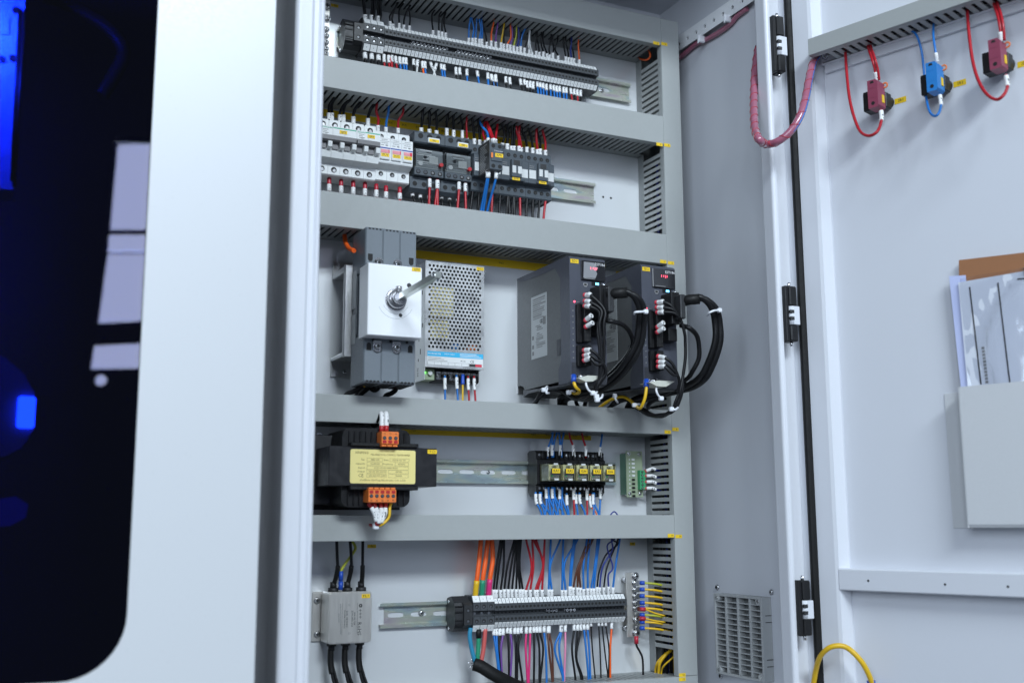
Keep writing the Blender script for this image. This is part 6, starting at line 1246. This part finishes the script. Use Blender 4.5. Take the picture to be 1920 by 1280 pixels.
# row 5
U5 = 'the lower terminal strip'
for x, pts, band in ((210, ((225, 365), (245, 200), (257, 40)), 'yellow'), (262, ((272, 360), (295, 200), (312, 40)), 'green'), (314, ((328, 355), (350, 200), (343, 40)), 'pink')):
    w3 = [P(*z8(x, 512), -.030)]+[P(*z8(*q), -.036) for q in pts]; w3.append(w3[-1]+V((0, 0, .012)))
    o = wire(w3, .0036, 'orange', 'thick orange wire with %s shrink band into the wide lower terminals' % {'yellow': 'a yellow', 'green': 'a green', 'pink': 'a red'}[band], None, n=8); M().tube(along(crom(w3), 0, (w3[1]-w3[0]).length), .0042, 10).build('shrink_band', 'wire_'+band, o, closed=False)
for x, yt, m_, c in ((357, 435, ((380, 250), (412, 45)), 'black'), (378, 435, ((400, 250), (430, 45)), 'black'), (413, 437, ((435, 260), (440, 45)), 'black'), (442, 432, ((465, 250), (520, 45)), 'black'), (472, 432, ((495, 250), (530, 45)), 'black'), (502, 432, ((520, 250), (540, 45)), 'black'), (534, 432, ((540, 250), (550, 45)), 'black'), (562, 432, ((550, 250), (560, 45)), 'black'), (584, 432, ((560, 250), (572, 45)), 'black'),
        (612, 438, ((655, 260), (612, 45)), 'red'), (645, 436, ((668, 260), (660, 45)), 'red'), (685, 436, ((745, 230), (670, 45)), 'red'), (702, 436, ((745, 250), (690, 45)), 'red'), (737, 436, ((748, 240), (757, 45)), 'red'), (788, 434, ((795, 250), (805, 45)), 'blue'), (811, 434, ((800, 250), (880, 42)), 'blue'), (893, 438, ((897, 250), (902, 45)), 'blue'), (920, 438, ((912, 230), (1015, 45)), 'blue'),
        (953, 410, ((962, 240), (985, 45)), 'blue'), (960, 410, ((972, 240), (998, 45)), 'blue'), (982, 418, ((1020, 250), (1125, 42)), 'brown'), (1014, 418, ((1025, 250), (1100, 42)), 'brown'), (1036, 420, ((1035, 250), (1135, 42)), 'brown'), (1062, 430, ((1060, 250), (1088, 42)), 'blue'), (1094, 425, ((1095, 250), (1112, 42)), 'blue'), (1122, 425, ((1150, 240), (1170, 42)), 'blue'), (1143, 425, ((1160, 240), (1186, 42)), 'blue'),
        (1168, 415, ((1185, 290), (1240, 160), (1330, 80), (1285, 45)), 'black'), (1188, 418, ((1210, 260), (1285, 130), (1280, 50)), 'darkblue'), (1220, 418, ((1240, 280), (1280, 170), (1330, 45)), 'black'), (1256, 412, ((1255, 320), (1290, 260), (1245, 100), (1300, 45)), 'darkblue'), (1292, 418, ((1315, 230), (1345, 42)), 'blue')):
    upw(z8, x, 500-(x-357)*.025, yt, m_, c, .0014 if c in ('black', 'darkblue') and x > 1150 else .0017, U5, dd=-.030, boot=(.003, 'red_lug', .0008) if c in ('black', 'brown') and x < 1100 else None)
D6 = .012
for x, yb, e, c in ((360, 795, ((375, 900), (395, 1080)), 'blue'), (380, 797, ((385, 900), (405, 1085)), 'blue'), (405, 797, ((395, 900), (412, 1085)), 'black'), (430, 795, ((415, 900), (422, 1100)), 'purple'), (465, 780, ((475, 900), (477, 1125)), 'black'), (490, 785, ((500, 900), (487, 1130)), 'purple'), (522, 785, ((530, 900), (530, 1148)), 'black'), (547, 785, ((545, 900), (540, 1148)), 'black'), (572, 780, ((550, 900), (582, 1148)), 'black'),
        (612, 782, ((608, 900), (622, 1145)), 'pink'), (643, 780, ((640, 900), (632, 1145)), 'pink'), (672, 775, ((675, 900), (672, 1145)), 'black'), (696, 775, ((715, 900), (715, 1140)), 'black'), (721, 775, ((745, 900), (722, 1140)), 'black'), (752, 772, ((765, 900), (772, 1135)), 'blue'), (784, 778, ((790, 900), (815, 1130)), 'brown'), (792, 778, ((815, 900), (822, 1130)), 'brown'), (880, 770, ((835, 900), (895, 1105)), 'blue'), (886, 770, ((870, 900), (902, 1105)), 'blue'),
        (918, 768, ((918, 900), (910, 1128)), 'rose'), (986, 758, ((970, 900), (995, 1112)), 'black'), (1013, 758, ((1000, 960), (1040, 1112)), 'black'), (1038, 758, ((1005, 960), (1050, 1112)), 'black'), (1065, 752, ((1080, 900), (1098, 1110)), 'blue'), (1093, 752, ((1105, 900), (1114, 1110)), 'blue'), (1120, 725, ((1130, 900), (1150, 1108)), 'black'), (1180, 722, ((1190, 900), (1197, 1105)), 'black'), (1207, 722, ((1225, 900), (1250, 1105)), 'black'), (1235, 722, ((1260, 900), (1256, 1105)), 'black'), (1280, 745, ((1270, 900), (1270, 1098)), 'orange')):
    dnw(z8, x, yb-62, yb, e, c, .0012 if c == 'black' and x > 1100 else .0017, U5, dd=-.030, drop=.01)
# supply cable with three cores
cores = (((178, 735), (170, 800), (185, 900), (212, 1000), (235, 1035), 'cyan', 'blue'), ((238, 745), (240, 800), (236, 900), (232, 985), (248, 1035), 'green', 'green'), ((292, 745), (285, 830), (275, 920), (262, 990), (262, 1040), 'salmon', 'red'))
for *q, c, nm in cores:
    o = wire([P(*z8(*p), -.036) for p in q], .0034, c, 'thick %s core of the supply cable below the wide terminals' % nm, None, n=8)
    if nm == 'green': M().tube([P(*z8(238, 745), -.036), P(*z8(240, 815), -.036)], .0042, 8).build('shrink_band', 'rubber', o)
pts = [P(*z8(*q), Y) for q, Y in (((205, 1020), -.038), ((260, 1040), -.044), ((340, 1090), -.055), ((430, 1140), -.07), ((520, 1185), -.09), ((620, 1230), -.11))]
o = M().tube(crom(pts), .0092, 14).build('supply_cable', 'rubber', closed=False); tag(o, 'thick black supply cable crossing the lowest duct edge', 'cable')
for dx, dz in ((-.012, .004), (-.010, -.004), (-.006, .008)): M().tube([pts[0], pts[0]+V((dx, -.003, dz))], .0004, 4).build('frayed_strand', 'steel', o)
# yellow green wires and dark cables in the lower corner of the vertical duct
for a, b, c_, r in (((1690, 950), (1625, 1060), 'yellow', .0022), ((1700, 950), (1650, 1065), 'yellow', .0026), ((1740, 985), (1670, 1080), 'yellow', .0014)):
    p0, p1 = PX(*z8(*a), .990), PX(*z8(*b), .984); wire([p0+V((.012, 0, .008)), p0, p0.lerp(p1, .5)+V((-.004, 0, 0)), p1, p1+V((0, 0, -.012))], r, c_, 'yellow earth wire dropping out of the vertical duct corner', 'earth wires in the duct corner', k=4)
for i in range(7):
    x = .990+.0045*i; tag(M().tube(crom([V((x, -.030-.005*(i % 3), -.01 if i in (0, 4) else .60)), V((x+.002, -.035, -.06 if i in (0, 4) else .3)), V((x-.001, -.040, -.12 if i in (0, 4) else 0)), V((x, -.032-.004*(i % 2), -.235))]), .0026, 6).build('wire', 'wire_'+('black', 'black', 'darkblue', 'black', 'yellow', 'black', 'black')[i], closed=False), '%s wire running inside the vertical duct' % ('black', 'black', 'dark blue', 'black', 'yellow', 'black', 'black')[i], 'wire', 'wires inside the vertical duct')
# orange wire loop in the top corner
pts = [PX(1150+x/12.8, 40+y/12.8, .984) for x, y in ((580, 860), (680, 920), (800, 930), (880, 860), (870, 740), (790, 660))]
tag(M().tube(crom(pts), .0016, 6).build('wire', 'wire_orange', closed=False), 'thin orange wire loop in the corner under the topmost duct', 'wire')
